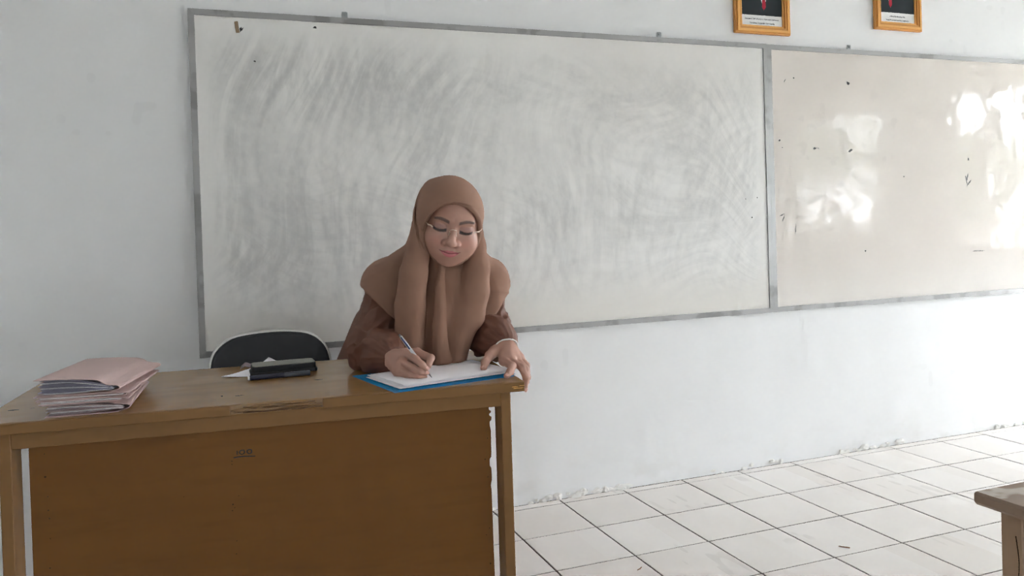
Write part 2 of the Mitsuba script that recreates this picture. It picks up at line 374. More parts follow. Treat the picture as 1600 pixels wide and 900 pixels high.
# ------------------------------------------------------------------ framed portraits above the boards
scene["gold_frame"] = principled((0.55, 0.255, 0.065), 0.4, 0.5, metallic=0.3)
scene["gold_light"] = principled((0.70, 0.38, 0.12), 0.35, 0.5, metallic=0.35)
scene["print_white"] = principled((0.70, 0.71, 0.71), 0.5)
scene["print_ink"] = principled((0.05, 0.05, 0.06), 0.6)
def portrait(key, label, x0, x1, z0, h, tie, lines):
    t = thing(key, label, "picture frame")
    fw = 0.040
    z1 = z0 + h
    for k in range(4):
        a, b = ((x0, z1), (x1, z1), (x1, z0), (x0, z0))[k], ((x1, z1), (x1, z0), (x0, z0), (x0, z1))[k]
        c = (x0 + x1) / 2, (z0 + z1) / 2
        def inn(q, d):
            return (q[0] + (d if q[0] < c[0] else -d), q[1] + (d if q[1] < c[1] else -d))
        bars = []
        for d0, d1, dep, mat in ((0.0, 0.009, 0.016, 0), (0.009, 0.020, 0.024, 1), (0.020, 0.031, 0.019, 0), (0.031, fw, 0.012, 1)):
            bars.append(rail([inn(a, d0), inn(b, d0), inn(b, d1), inn(a, d1)], -0.004 - dep, -0.004))
        key_ = add(t + "__frame_bar", join(bars[0], bars[2]), "gold_frame")
        add(key_ + "__bead", join(bars[1], bars[3]), "gold_light")
    ix0, ix1, iz0, iz1 = x0 + fw, x1 - fw, z0 + fw - 0.008, z1 - fw + 0.008
    zc = z0 + 0.088          # the caption strip ends here
    xm = (x0 + x1) / 2
    def print_color(p, n, uv):
        bg = mix((0.026, 0.034, 0.038), (0.042, 0.050, 0.054), noise(p.x * 8, p.z * 8))
        bg = dr.select(p.z > zc + 0.20, mi.Color3f(0.35, 0.08, 0.07), bg)
        sh = dr.select(dr.abs(p.x - xm - tie) < 0.026 * smoothstep(zc + 0.022, zc + 0.11, p.z), mi.Color3f(0.62, 0.63, 0.65), bg)
        w = 0.011 - 0.004 * smoothstep(zc + 0.03, zc + 0.10, p.z)
        tip = smoothstep(zc + 0.022, zc + 0.042, p.z)
        sh = dr.select((dr.abs(p.x - xm - tie - 0.002) < w * tip) & (p.z > zc + 0.022), mi.Color3f(0.36, 0.03, 0.05), sh)
        head = dr.square((p.x - xm) / 0.045) + dr.square((p.z - zc - 0.215) / 0.062)
        return dr.select(head < 1, mi.Color3f(0.45, 0.28, 0.20), sh)
    scene[t + "_print_color"] = principled(proc(print_color), 0.6, 0.08)
    add(t + "__portrait_print", box(ix0, ix1, -0.010, -0.006, zc, iz1), t + "_print_color")
    add(t + "__caption_card", box(ix0, ix1, -0.010, -0.006, iz0, zc), "print_white")
    for i, (s, hh) in enumerate(lines):
        m = meshkit.text_mesh(s, hh, 0.0008)
        wd = m.bounds[1, 0] - m.bounds[0, 0]
        m = moved(m, np.array([[1, 0, 0], [0, 0, -1], [0, 1, 0]]).T @ np.eye(3) if False else np.array([[1.0, 0, 0], [0, 0, -1.0], [0, 1.0, 0]]),
                  (xm - wd / 2, -0.010, zc - 0.021 - i * 0.019))
        add(t + "__lettering", m, "print_ink")
    return t
portrait("portrait_frame", "gilt framed portrait of a red-tied person, above the joint between the boards", 2.320, 2.628, 2.013, 0.42, 0.012,
         [("Jenderal TNI (Purn) H. Prabowo Subianto", 0.0072), ("Presiden Republik Indonesia", 0.0076)])
portrait("portrait_frame", "gilt framed portrait of a red-tied person, above the cream whiteboard", 3.148, 3.449, 2.077, 0.42, -0.045,
         [("Gibran Rakabuming Raka", 0.0062), ("Wakil Presiden Republik Indonesia", 0.0066)])

# ------------------------------------------------------------------ the teacher's desk: local axes u along its front, v away from the camera
DO, DU, DV = np.array([-0.43, -1.038, 0.0]), np.array([0.99481, -0.1016, 0.0]), np.array([0.1016, 0.99481, 0.0])
DF = np.c_[DU, DV, [0, 0, 1]]
def D(u, v, z):
    return DO + u * DU + v * DV + np.array([0, 0, z])
def dadd(key, mesh, bsdf, smooth=False):
    return add(key, moved(mesh, DF, DO), bsdf, smooth)
desk = thing("teacher_desk", "brown varnished wooden teacher's desk with the woman leaning on it", "desk")
ZT = 0.75
dadd(desk + "__tabletop", rbox(-0.066, 1.22, 0.006, 0.600, 0.724, ZT, 0.002), "desk_varnish")
for u0, u1 in ((-0.066, 0.487), (0.703, 1.219)):
    dadd(desk + "__edge_strip", rbox(u0, u1, -0.001, 0.0058, 0.7245, ZT - 0.0003, 0.0015), "desk_wood")
rng = np.random.default_rng(11)
g = []
for k in range(46):        # splintered core where the edge strip has broken off
    u = rng.uniform(0.487, 0.69); l = rng.uniform(0.02, 0.05); z = rng.uniform(0.727, 0.7445)
    g.append(rbox(u, min(u + l, 0.702), rng.uniform(0.0005, 0.004), 0.0058, z, z + rng.uniform(0.001, 0.003), 0.0006))
dadd(desk + "__broken_edge", join(*g), "raw_wood")
dadd(desk + "__chipped_corner", join(rbox(1.184, 1.2, -0.0022, 0.0, 0.7375, 0.739, 0.0004), rbox(1.187, 1.2165, -0.0022, 0.0, 0.7335, 0.735, 0.0004), rbox(1.203, 1.2185, -0.0022, 0.0, 0.7395, 0.7408, 0.0004)), "gold_light")
labels[desk + "__broken_edge"] = {"label": "splintered bare edge where the strip broke off"}
dadd(desk + "__apron", rbox(0.0141, 1.1579, 0.0183, 0.040, 0.686, 0.7238, 0.0015), "desk_wood")
dadd(desk + "__apron", rbox(0.0141, 1.1579, 0.545, 0.565, 0.686, 0.7238, 0.0015), "desk_wood")
for u0, u1 in ((-0.012, 0.014), (1.158, 1.185)):
    for v0, v1 in ((0.018, 0.090), (0.522, 0.570)):
        dadd(desk + "__leg", rbox(u0, u1, v0, v1, 0.0, 0.7238, 0.002), "desk_wood")
for u0 in (-0.008, 1.160):
    dadd(desk + "__side_rail", rbox(u0, u0 + 0.020, 0.0902, 0.5218, 0.686, 0.7238, 0.0015), "desk_wood")
notch = [(1.134, 0.10), (1.132, 0.30), (1.131, 0.46), (1.129, 0.475), (1.133, 0.492), (1.132, 0.52), (1.128, 0.527), (1.128, 0.545), (1.133, 0.55), (1.134, 0.62), (1.131, 0.635), (1.131, 0.643), (1.136, 0.648),
         (1.137, 0.655), (1.131, 0.659), (1.130, 0.664), (1.135, 0.667), (1.136, 0.671), (1.130, 0.674), (1.130, 0.684), (1.134, 0.70)]
pan = extrude(Polygon([(0.043, 0.70), (0.0435, 0.10)] + notch), 0.006)
pan.vertices = np.c_[pan.vertices[:, 0], 0.0462 - pan.vertices[:, 2], pan.vertices[:, 1]]
if pan.volume < 0:
    pan.invert()
dadd(desk + "__modesty_panel", pan, "desk_panel")
dadd(desk + "__panel_batten", join(rbox(0.0141, 1.1579, 0.047, 0.062, 0.08, 0.12, 0.002), rbox(0.16, 0.20, 0.047, 0.060, 0.1205, 0.7, 0.002), rbox(1.06, 1.10, 0.047, 0.060, 0.1205, 0.7, 0.002)), "desk_wood")
def on_panel(u, z, a, b):
    m = trimesh.creation.icosphere(1, 1.0)
    m.vertices *= [a, 0.0006, b]
    m.apply_translation([u, 0.0402, z])
    return m
for u, z, a in [(0.075, 0.665, 0.0020), (0.075, 0.612, 0.0035), (0.079, 0.566, 0.0022), (0.079, 0.534, 0.0028), (0.081, 0.515, 0.0030), (0.081, 0.468, 0.0020), (0.078, 0.400, 0.0025), (0.484, 0.606, 0.0022), (0.484, 0.598, 0.0018),
                (0.497, 0.520, 0.0018), (0.483, 0.500, 0.0028), (0.487, 0.492, 0.0020), (0.481, 0.485, 0.0022), (0.489, 0.410, 0.0018), (0.487, 0.378, 0.0022), (0.372, 0.532, 0.0015),
                (1.124, 0.600, 0.0022), (1.116, 0.545, 0.0026), (1.122, 0.498, 0.0024), (1.122, 0.362, 0.0020), (1.113, 0.345, 0.0022), (1.122, 0.268, 0.0030)]:
    dadd(desk + "__nail_hole", on_panel(u, z, a * .7, a * .7), "hole")
tx = []
def stroke(pts, r=0.0014):
    tx.append(tube(spline([(u, 0.0398, z) for u, z in pts], 24), r, 6))
U0, Z0 = 0.4945, 0.6175
Z0 += 0.004
stroke([(U0 + 0.002, Z0 + 0.0085), (U0 + 0.0022, Z0 + 0.004), (U0 + 0.002, Z0 - 0.001)])
for q in (0.013, 0.030):
    stroke([(U0 + q - 0.004, Z0 + 0.008), (U0 + q - 0.005, Z0 + 0.003), (U0 + q, Z0 - 0.001), (U0 + q + 0.006, Z0 + 0.0015), (U0 + q + 0.005, Z0 + 0.008), (U0 + q - 0.0005, Z0 + 0.009), (U0 + q - 0.005, Z0 + 0.0065)])
stroke([(U0 - 0.006, Z0 - 0.0075), (U0 + 0.015, Z0 - 0.0065), (U0 + 0.044, Z0 - 0.0085)])
k = dadd(desk + "__handwriting", join(*tx), "ink")
labels[k] = {"label": "100, underlined, written in black marker"}
for u, v, a, b in ((0.459, 0.128, 0.003, 0.008), (0.502, 0.118, 0.012, 0.003), (0.70, 0.26, 0.013, 0.004), (-0.02, 0.16, 0.014, 0.006), (0.02, 0.165, 0.005, 0.004)):
    m = trimesh.creation.icosphere(1, 1.0); m.vertices *= [a, b, 0.0004]; m.apply_translation([u, v, ZT])
    dadd(desk + "__scratch", m, "hole")

# ------------------------------------------------------------------ pink card folders, stacked
scene["pink_card"] = principled(proc(lambda p, n, uv: mix((0.52, 0.385, 0.37), (0.475, 0.35, 0.335), fbm(p.x * 8, p.y * 8, p.z * 8, octaves=3))), 0.6, 0.35)
scene["card_inside"] = principled((0.52, 0.43, 0.42), 0.7, 0.3)
scene["sheet_white"] = principled((0.72, 0.72, 0.74), 0.7, 0.3)
scene["sheet_grey"] = principled((0.27, 0.26, 0.34), 0.7, 0.3)
scene["sheet_mauve"] = principled((0.34, 0.27, 0.29), 0.7, 0.3)
from shapely.geometry import LineString
def sheetline(pts, w, n=24):
    return LineString(spline(pts, n)).buffer(w / 2, cap_style="flat")
def folder(label, z0, zl, zs, ang, at, W, L, nsheets, mats, seed):
    """a folded card: the fold runs away from the camera on the right, its open mouth faces left; zl thickness at the mouth, zs at the fold"""
    g = np.random.default_rng(seed)
    t = thing("folder", label, "folder")
    F = DF @ trimesh.transformations.rotation_matrix(ang, [0, 0, 1])[:3, :3]
    o = D(at[0], at[1], 0)
    def put(key, poly, mat, l0, l1):
        m = extrude(poly, l1 - l0)
        m.vertices = np.c_[m.vertices[:, 0], m.vertices[:, 2] + l0, m.vertices[:, 1]]
        if m.volume < 0:
            m.invert()
        return add(key, moved(m, F, o), mat, 40)
    c = 0.0014
    zb = z0 + c / 2
    cover = [(-W, zb + 0.0002), (-W * 0.55, zb), (-W * 0.18, zb + 0.0004), (-0.022, zb + zs * 0.12), (-0.004, zb + zs * 0.38), (0.0, zb + zs * 0.55), (-0.006, zb + zs * 0.80), (-0.03, zb + zs * 0.98), (-W * 0.3, zb + (zs + 2 * zl) / 3 + 0.001), (-W * 0.65, zb + zl), (-W - 0.004, zb + zl)]
    put(t + "__cover", sheetline(cover, c, 60), "pink_card", 0.0, L)
    for i in range(nsheets):
        f = (i + 0.7) / (nsheets + 0.4)
        e = g.uniform(0.0, 0.012)
        a = [(-W + e + 0.002, zb + 0.001 + f * (zl - 0.002)), (-W * 0.6, zb + 0.001 + f * (zl - 0.002)), (-W * 0.25, zb + 0.001 + (0.35 * 0.5 + 0.65 * f) * (zs + zl - 0.003) / 2),
             (-0.012 - 0.016 * abs(f - 0.5), zb + 0.0012 + (0.5 + (f - 0.5) * 0.55) * (zs - 0.002))]
        put(t + "__sheet", sheetline(a, min(0.0012, zl / nsheets * 0.62), 16), mats[i % len(mats)], g.uniform(0.001, 0.006), L - g.uniform(0.002, 0.01))
    return t
Z = ZT + 0.0003
folder("thickest-bottomed pink card folder, lowest of the stack on the desk", Z, 0.027, 0.020, 0.03, (0.262, 0.030), 0.180, 0.325, 9, ["sheet_mauve", "sheet_mauve", "sheet_white", "card_inside"], 1)
folder("thin pink card folder, second from the bottom of the stack", Z + 0.0290, 0.0075, 0.006, -0.01, (0.262, 0.020), 0.190, 0.325, 3, ["sheet_white", "sheet_mauve"], 2)
folder("thin pale-edged pink card folder directly under the top one", Z + 0.0385, 0.0085, 0.009, -0.06, (0.262, 0.015), 0.198, 0.325, 3, ["card_inside", "sheet_white"], 3)
folder("gaping pink card folder full of greyish sheets, topmost of the stack", Z + 0.0495, 0.036, 0.020, -0.13, (0.246, 0.006), 0.183, 0.325, 11, ["sheet_white", "sheet_grey", "sheet_grey", "sheet_grey"], 4)

# ------------------------------------------------------------------ loose paper, oblong case and marker near the chair
def sheet_mesh(corners, lift, n=14, th=0.0006):
    """a thin sheet over the quad of u, v corners, raised by lift(s, t)"""
    s, t = np.meshgrid(np.linspace(0, 1, n), np.linspace(0, 1, n), indexing="ij")
    a, b, c, d = [np.array(q, float) for q in corners]
    P = ((1 - s) * (1 - t))[..., None] * a + (s * (1 - t))[..., None] * b + (s * t)[..., None] * c + ((1 - s) * t)[..., None] * d
    zz = lift(s, t)
    top = np.concatenate([P, (zz + th)[..., None]], -1).reshape(-1, 3)
    bot = np.concatenate([P, zz[..., None]], -1).reshape(-1, 3)
    N = n * n
    idx = np.arange(N).reshape(n, n)
    q = np.stack([idx[:-1, :-1], idx[1:, :-1], idx[1:, 1:], idx[:-1, 1:]], -1).reshape(-1, 4)
    F = np.vstack([q[:, [0, 1, 2]], q[:, [0, 2, 3]], N + q[:, [0, 2, 1]], N + q[:, [0, 3, 2]]])
    rim = np.concatenate([idx[:, 0], idx[-1, 1:], idx[-2::-1, -1], idx[0, -2:0:-1]])
    r2 = np.roll(rim, -1)
    F = np.vstack([F, np.c_[rim, rim + N, r2 + N], np.c_[rim, r2 + N, r2]])
    m = trimesh.Trimesh(np.vstack([top, bot]), F, process=False)
    if m.volume < 0:
        m.invert()
    return m
scene["paper"] = principled((0.80, 0.80, 0.835), 0.7, 0.3)
p_ = thing("loose_paper", "loose white sheet with a curled corner lying under the black case", "paper")
dadd(p_, sheet_mesh([(0.437, 0.402), (0.655, 0.375), (0.690, 0.585), (0.560, 0.640)], lambda s, t: ZT + 0.0006 + 0.016 * np.clip(1 - np.hypot(s, (1 - t)) / 0.28, 0, 1) ** 1.3 + 0.004 * np.clip(1 - np.hypot(s, t) / 0.25, 0, 1)), "paper", 40)
scene["black_plastic"] = principled((0.012, 0.013, 0.017), 0.35, 0.5)
scene["grey_top"] = principled((0.22, 0.22, 0.195), 0.45, 0.5)
ca = thing("oblong_case", "black oblong case with a grey top, on the loose white sheet", "case")
R10 = trimesh.transformations.rotation_matrix(0.10, [0, 0, 1])[:3, :3]
def cadd(key, m, mat, smooth=False):
    return add(key, moved(m, DF @ R10, D(0.606, 0.437, 0)), mat, smooth)
cz = ZT + 0.0018
def slab(hx, hy, z0, z1, r, b=0.002):
    """a rounded rectangle with a softened top edge"""
    pl = sbox(-hx + r, -hy + r, hx - r, hy - r).buffer(r, 6)
    a = extrude(pl, z1 - z0 - b); a.apply_translation([0, 0, z0])
    pts = [a.vertices] + [np.c_[np.array(pl.buffer(-b * (1 - math.cos(t))).exterior.coords), np.full(len(pl.buffer(-b * (1 - math.cos(t))).exterior.coords), z1 - b + b * math.sin(t))] for t in np.linspace(0, 1.5, 4)]
    return trimesh.convex.convex_hull(np.vstack(pts))
cadd(ca + "__base", slab(0.094, 0.043, cz, cz + 0.009, 0.012), "black_plastic", 30)
cadd(ca + "__body", slab(0.090, 0.038, cz + 0.0092, cz + 0.024, 0.010), "black_plastic", 30)
cadd(ca + "__lid", slab(0.088, 0.036, cz + 0.0242, cz + 0.0275, 0.010, 0.0012), "grey_top", 30)
mk = thing("marker", "dark marker pen lying in front of the black case", "marker pen")
def rod(key, a, b, r, mat, sides=16):
    return add(key, tube(np.linspace(a, b, 4), r, sides), mat, 40)
ma, mb = D(0.512, 0.325, ZT + 0.0075), D(0.680, 0.345, ZT + 0.0075)
L_ = lambda t: ma + (mb - ma) * t
scene["navy_plastic"] = principled((0.016, 0.018, 0.035), 0.35, 0.5)
scene["slate_plastic"] = principled((0.045, 0.055, 0.068), 0.35, 0.5)
scene["white_plastic"] = principled((0.65, 0.65, 0.66), 0.4, 0.5)
rod(mk + "__barrel", L_(0.03), L_(0.58), 0.0068, "navy_plastic")
rod(mk + "__cap", L_(0.582), L_(1.0), 0.0074, "slate_plastic")
rod(mk + "__end_plug", L_(0.0), L_(0.029), 0.0060, "white_plastic")
scene["mauve_card"] = principled((0.26, 0.21, 0.23), 0.7, 0.3)
sl = thing("card_slip", "small mauve-grey folded card slip behind the left end of the black case", "card")
dadd(sl + "__card", sheet_mesh([(0.484, 0.550), (0.506, 0.538), (0.512, 0.575), (0.492, 0.583)], lambda s, t: ZT + 0.004 + 0.010 * (1 - s) * 0.6 + 0.004 * t), "mauve_card", 40)
dadd(sl + "__white_edge", sheet_mesh([(0.4795, 0.547), (0.4835, 0.5465), (0.4915, 0.583), (0.4875, 0.584)], lambda s, t: ZT + 0.0005 + 0.010 * s), "paper", 40)

# ------------------------------------------------------------------ chair behind the desk
scene["black_vinyl"] = bump(principled((0.010, 0.013, 0.018), 0.38, 0.5), lambda p, n, uv: noise(p.x * 400, p.y * 400, p.z * 400), 0.0002)
scene["chrome"] = principled((0.62, 0.62, 0.60), 0.25, 0.5, metallic=0.75)
ch = thing("chair", "black vinyl chair with a pale metal rim, behind the desk beside the woman", "chair")
CX_, CY_ = 0.214, -0.29
def back_outline(g=0.0):
    pts = [(-0.204, 0.66), (-0.202, 0.72), (-0.185, 0.775), (-0.135, 0.815), (-0.06, 0.829), (0.05, 0.830), (0.13, 0.815), (0.178, 0.775), (0.196, 0.72), (0.198, 0.66), (0.185, 0.60), (0.13, 0.565), (0.0, 0.555), (-0.135, 0.565), (-0.19, 0.60)]
    return Polygon(spline(pts, 90, closed=True)).buffer(g)
def lay(poly, d0, d1, r=0.006):
    """the outline as a pad between depths d0 (towards the desk) and d1"""
    ms = []
    rings = [(0.0, d1), (0.0, d0 + r)] + [(r * (1 - math.cos(t)), d0 + r - r * math.sin(t)) for t in (0.4, 0.8, 1.2, 1.55)]
    V = []
    n = 90
    for g_, d in rings:
        e = poly.buffer(-g_).exterior
        q = np.array([e.interpolate(s, normalized=True).coords[0] for s in np.arange(n) / n])
        V.append(np.c_[CX_ + q[:, 0], CY_ + d - 0.35 * q[:, 0] ** 2 * 1.0 + 0.16 * (q[:, 1] - 0.69), q[:, 1]])
    k = len(V)
    V = np.vstack(V + [V[0].mean(0), V[-1].mean(0)])
    F = []
    for i in range(k - 1):
        for j in range(n):
            b = (j + 1) % n
            F += [[i * n + j, i * n + b, (i + 1) * n + b], [i * n + j, (i + 1) * n + b, (i + 1) * n + j]]
    for j in range(n):
        b = (j + 1) % n
        F += [[len(V) - 2, b, j], [len(V) - 1, (k - 1) * n + j, (k - 1) * n + b]]
    m = trimesh.Trimesh(V, F, process=False)
    if m.volume < 0:
        m.invert()
    return m
add(ch + "__backrest", lay(back_outline(-0.007), -0.018, 0.0, 0.010), "black_vinyl", 40)
add(ch + "__back_rim", lay(back_outline(0.0), -0.006, 0.006, 0.003), "chrome", 40)
seat = extrude(Polygon(spline([(-0.20, -0.21), (-0.205, 0.0), (-0.18, 0.18), (0.0, 0.20), (0.18, 0.18), (0.205, 0.0), (0.20, -0.21), (0.0, -0.225)], 60, closed=True)), 0.045)
seat.apply_translation([CX_, CY_ - 0.235, 0.415])
add(ch + "__seat", seat, "black_vinyl", 30)
for s in (-1, 1):
    x = CX_ + s * 0.175
    add(ch + "__leg", tube(spline([(x, CY_ + 0.024, 0.70), (x, CY_ - 0.005, 0.55), (x, CY_ - 0.16, 0.392), (x, CY_ - 0.42, 0.02), (x, CY_ - 0.433, 0.0)], 30), 0.011, 12), "chrome", 40)
    add(ch + "__leg", tube(spline([(x - s * 0.025, CY_ - 0.40, 0.40), (x - s * 0.025, CY_ - 0.25, 0.34), (x - s * 0.025, CY_ - 0.02, 0.02), (x - s * 0.025, CY_ - 0.008, 0.0)], 24), 0.011, 12), "chrome", 40)
add(ch + "__stretcher", tube([(CX_ - 0.175, CY_ - 0.40, 0.05), (CX_ + 0.175, CY_ - 0.40, 0.05)], 0.009, 10), "chrome", 40)
add(ch + "__stretcher", tube([(CX_ - 0.150, CY_ - 0.05, 0.06), (CX_ + 0.150, CY_ - 0.05, 0.06)], 0.009, 10), "chrome", 40)
add(ch + "__seat_frame", tube([(CX_ - 0.175, CY_ - 0.1585, 0.395), (CX_ + 0.175, CY_ - 0.1585, 0.395)], 0.009, 10), "chrome", 40)

# ------------------------------------------------------------------ pupil's desk at the right edge of the picture
sd = thing("pupil_desk", "worn wooden pupil's desk, only its corner in view at the right edge", "desk")
SX, SY = 1.044, -2.275
add(sd + "__tabletop", rbox(SX, SX + 1.10, SY - 0.50, SY, 0.731, 0.75, 0.004), "stud_top")
for x0 in (SX + 0.016, SX + 1.034):
    for y0 in (SY - 0.49, SY - 0.066):
        add(sd + "__leg", rbox(x0, x0 + 0.05, y0, y0 + 0.034, 0, 0.7308, 0.002), "stud_wood")
    add(sd + "__side_panel", rbox(x0 + 0.002, x0 + 0.018, SY - 0.4558, SY - 0.0662, 0.25, 0.7308, 0.001), "stud_wood")
add(sd + "__back_panel", rbox(SX + 0.0665, SX + 1.0335, SY - 0.052, SY - 0.040, 0.25, 0.7308, 0.001), "stud_wood")
cr = tube(spline([(SX + 0.0155, SY - 0.056, 0.700), (SX + 0.0155, SY - 0.060, 0.66), (SX + 0.0155, SY - 0.055, 0.60), (SX + 0.0155, SY - 0.058, 0.50)], 20), np.linspace(0.0007, 0.0003, 20), 6)
add(sd + "__crack", cr, "hole")

# ------------------------------------------------------------------ bits of litter on the tiles
scene["litter"] = principled((0.22, 0.13, 0.08), 0.8, 0.2)
for (x, y, a, l, lab) in ((2.068, -0.899, -0.9, 0.020, "small brown splinter lying on the tiles left of the pupil's desk"), (1.335, -0.756, 0.4, 0.012, "dark curled crumb on the tiles right of the desk leg")):
    k = thing("splinter", lab, "splinter")
    c, s = math.cos(a), math.sin(a)
    add(k, tube(spline([(x - c * l, y - s * l, 0.0022), (x, y, 0.0024), (x + c * l, y + s * l + 0.004, 0.0022)], 10), 0.0018, 6), "litter")

# ------------------------------------------------------------------ solid modelling by distance fields, meshed with surface nets
def ccone(P, a, b, ra, rb):
    a, b = np.asarray(a, np.float32), np.asarray(b, np.float32)
    ba = b - a
    t = np.clip((P - a) @ ba / max(ba @ ba, 1e-12), 0, 1)
    return np.linalg.norm(P - a - t[:, None] * ba, axis=1) - (ra + (rb - ra) * t)
def ell(P, c, r, R=None):
    q = P - np.asarray(c, np.float32)
    if R is not None:
        q = q @ np.asarray(R, np.float32)
    r = np.asarray(r, np.float32)
    k0 = np.linalg.norm(q / r, axis=1); k1 = np.linalg.norm(q / (r * r), axis=1)
    return k0 * (k0 - 1) / np.maximum(k1, 1e-9)
def smin(a, b, k):
    h = np.clip(0.5 + 0.5 * (b - a) / k, 0, 1)
    return b * (1 - h) + a * h - k * h * (1 - h)
def smax(a, b, k):
    return -smin(-a, -b, k)
def chain(P, pts, radii, k=0.004):
    d = None
    for i in range(len(pts) - 1):
        e = ccone(P, pts[i], pts[i + 1], radii[i], radii[i + 1])
        d = e if d is None else smin(d, e, k)
    return d
def union(ds, k):
    d = ds[0]
    for e in ds[1:]:
        d = smin(d, e, k)
    return d
def nets(f, lo, hi, h, reach=2.2):
    """the zero surface of f in a box: coarse blocks first, then only the blocks near the surface in full"""
    B = 4
    lo, hi = np.asarray(lo, float), np.asarray(hi, float)
    nb = np.ceil((hi - lo) / (h * B)).astype(int)
    n = nb * B
    cc = np.stack(np.meshgrid(*[(np.arange(q) + 0.5) * B * h for q in nb], indexing="ij"), -1).reshape(-1, 3) + lo
    dc = np.concatenate([f(c.astype(np.float32)) for c in np.array_split(cc, max(1, len(cc) // 200000))])
    near = (np.abs(dc) < reach * B * h).reshape(nb)
    d = np.repeat(np.repeat(np.repeat(dc.reshape(nb), B, 0), B, 1), B, 2).astype(np.float32)
    act = np.repeat(np.repeat(np.repeat(near, B, 0), B, 1), B, 2)
    ii = np.argwhere(act)
    out = np.concatenate([f((c * h + lo).astype(np.float32)) for c in np.array_split(ii, max(1, len(ii) // 200000))])
    d[act] = out
    d[[0, -1]] = np.maximum(d[[0, -1]], h); d[:, [0, -1]] = np.maximum(d[:, [0, -1]], h); d[:, :, [0, -1]] = np.maximum(d[:, :, [0, -1]], h)
    s = d < 0
    cnt = sum(s[a:n[0] - 1 + a, b:n[1] - 1 + b, c:n[2] - 1 + c].astype(np.int8) for a, b, c in np.ndindex(2, 2, 2))
    cell = (cnt > 0) & (cnt < 8)
    ci = np.argwhere(cell)
    idx = np.full(cell.shape, -1, np.int64)
    idx[cell] = np.arange(len(ci))
    acc, num = np.zeros((len(ci), 3)), np.zeros(len(ci))
    for ax in range(3):
        o = [a for a in range(3) if a != ax]
        for p, q in np.ndindex(2, 2):
            e0 = ci.copy(); e0[:, o[0]] += p; e0[:, o[1]] += q
            e1 = e0.copy(); e1[:, ax] += 1
            d0, d1 = d[tuple(e0.T)], d[tuple(e1.T)]
            m = (d0 < 0) != (d1 < 0)
            t = d0[m] / (d0[m] - d1[m])
            pt = e0[m].astype(float); pt[:, ax] += t
            acc[m] += pt; num[m] += 1
    V = acc / num[:, None] * h + lo
    F = []
    for ax in range(3):
        u, v = (ax + 1) % 3, (ax + 2) % 3
        sl0 = [slice(None)] * 3; sl1 = [slice(None)] * 3
        sl0[ax] = slice(0, -1); sl1[ax] = slice(1, None)
        A, Bm = s[tuple(sl0)], s[tuple(sl1)]
        e = np.argwhere(A != Bm)
        e = e[(e[:, u] > 0) & (e[:, v] > 0) & (e[:, u] < n[u] - 1) & (e[:, v] < n[v] - 1)]
        fl = A[tuple(e.T)]
        def at(du, dv):
            q = e.copy(); q[:, u] -= du; q[:, v] -= dv
            return idx[tuple(q.T)]
        quad = np.stack([at(1, 1), at(0, 1), at(0, 0), at(1, 0)], 1)
        quad[~fl] = quad[~fl][:, ::-1]
        F += [quad[:, [0, 1, 2]], quad[:, [0, 2, 3]]]
    return trimesh.Trimesh(V, np.vstack(F), process=False)
def relax(m, it=2):
    """a few rounds of smoothing: each vertex half way to the mean of its neighbours, then back out"""
    import scipy.sparse as sp
    e = np.vstack([m.faces[:, [0, 1]], m.faces[:, [1, 2]], m.faces[:, [2, 0]]])
    e = np.vstack([e, e[:, ::-1]])
    n = len(m.vertices)
    A = sp.csr_matrix((np.ones(len(e)), (e[:, 0], e[:, 1])), shape=(n, n))
    A.data[:] = 1
    A = sp.diags(1.0 / np.maximum(np.asarray(A.sum(1)).ravel(), 1)) @ A
    V = np.array(m.vertices)
    for _ in range(it):
        V = V + 0.5 * (A @ V - V)
        V = V - 0.51 * (A @ V - V)
    m.vertices = V
    return m

# ------------------------------------------------------------------ the woman
HX, HY, HZ = np.array([0.9567, -0.2331, -0.1743]), np.array([0.0914, -0.3279, 0.9403]), np.array([-0.2763, -0.9155, -0.2924])
HR = np.c_[HX, HY, HZ]                       # columns: to the viewer's right, up, out of the face
HO = np.array([0.6935, -0.8572, 1.1802])
def head_local(P):
    return (P - HO.astype(np.float32)) @ HR.astype(np.float32)
def HW(x, y, z):
    return HO + HR @ np.array([x, y, z])

NECK, CHEST, WAIST, PELVIS = (0.6945, -0.7200, 1.0705), (0.7166, -0.6000, 0.9571), (0.6907, -0.4600, 0.8696), (0.6382, -0.2900, 0.7713)
SHR, ELR, WRR = (0.5392, -0.6600, 0.9866), (0.4697, -0.7400, 0.8069), (0.4847, -0.9150, 0.8034)
SHL, ELL_, WRL = (0.8335, -0.7200, 0.9821), (0.8216, -0.7400, 0.8300), (0.8185, -0.9300, 0.8159)

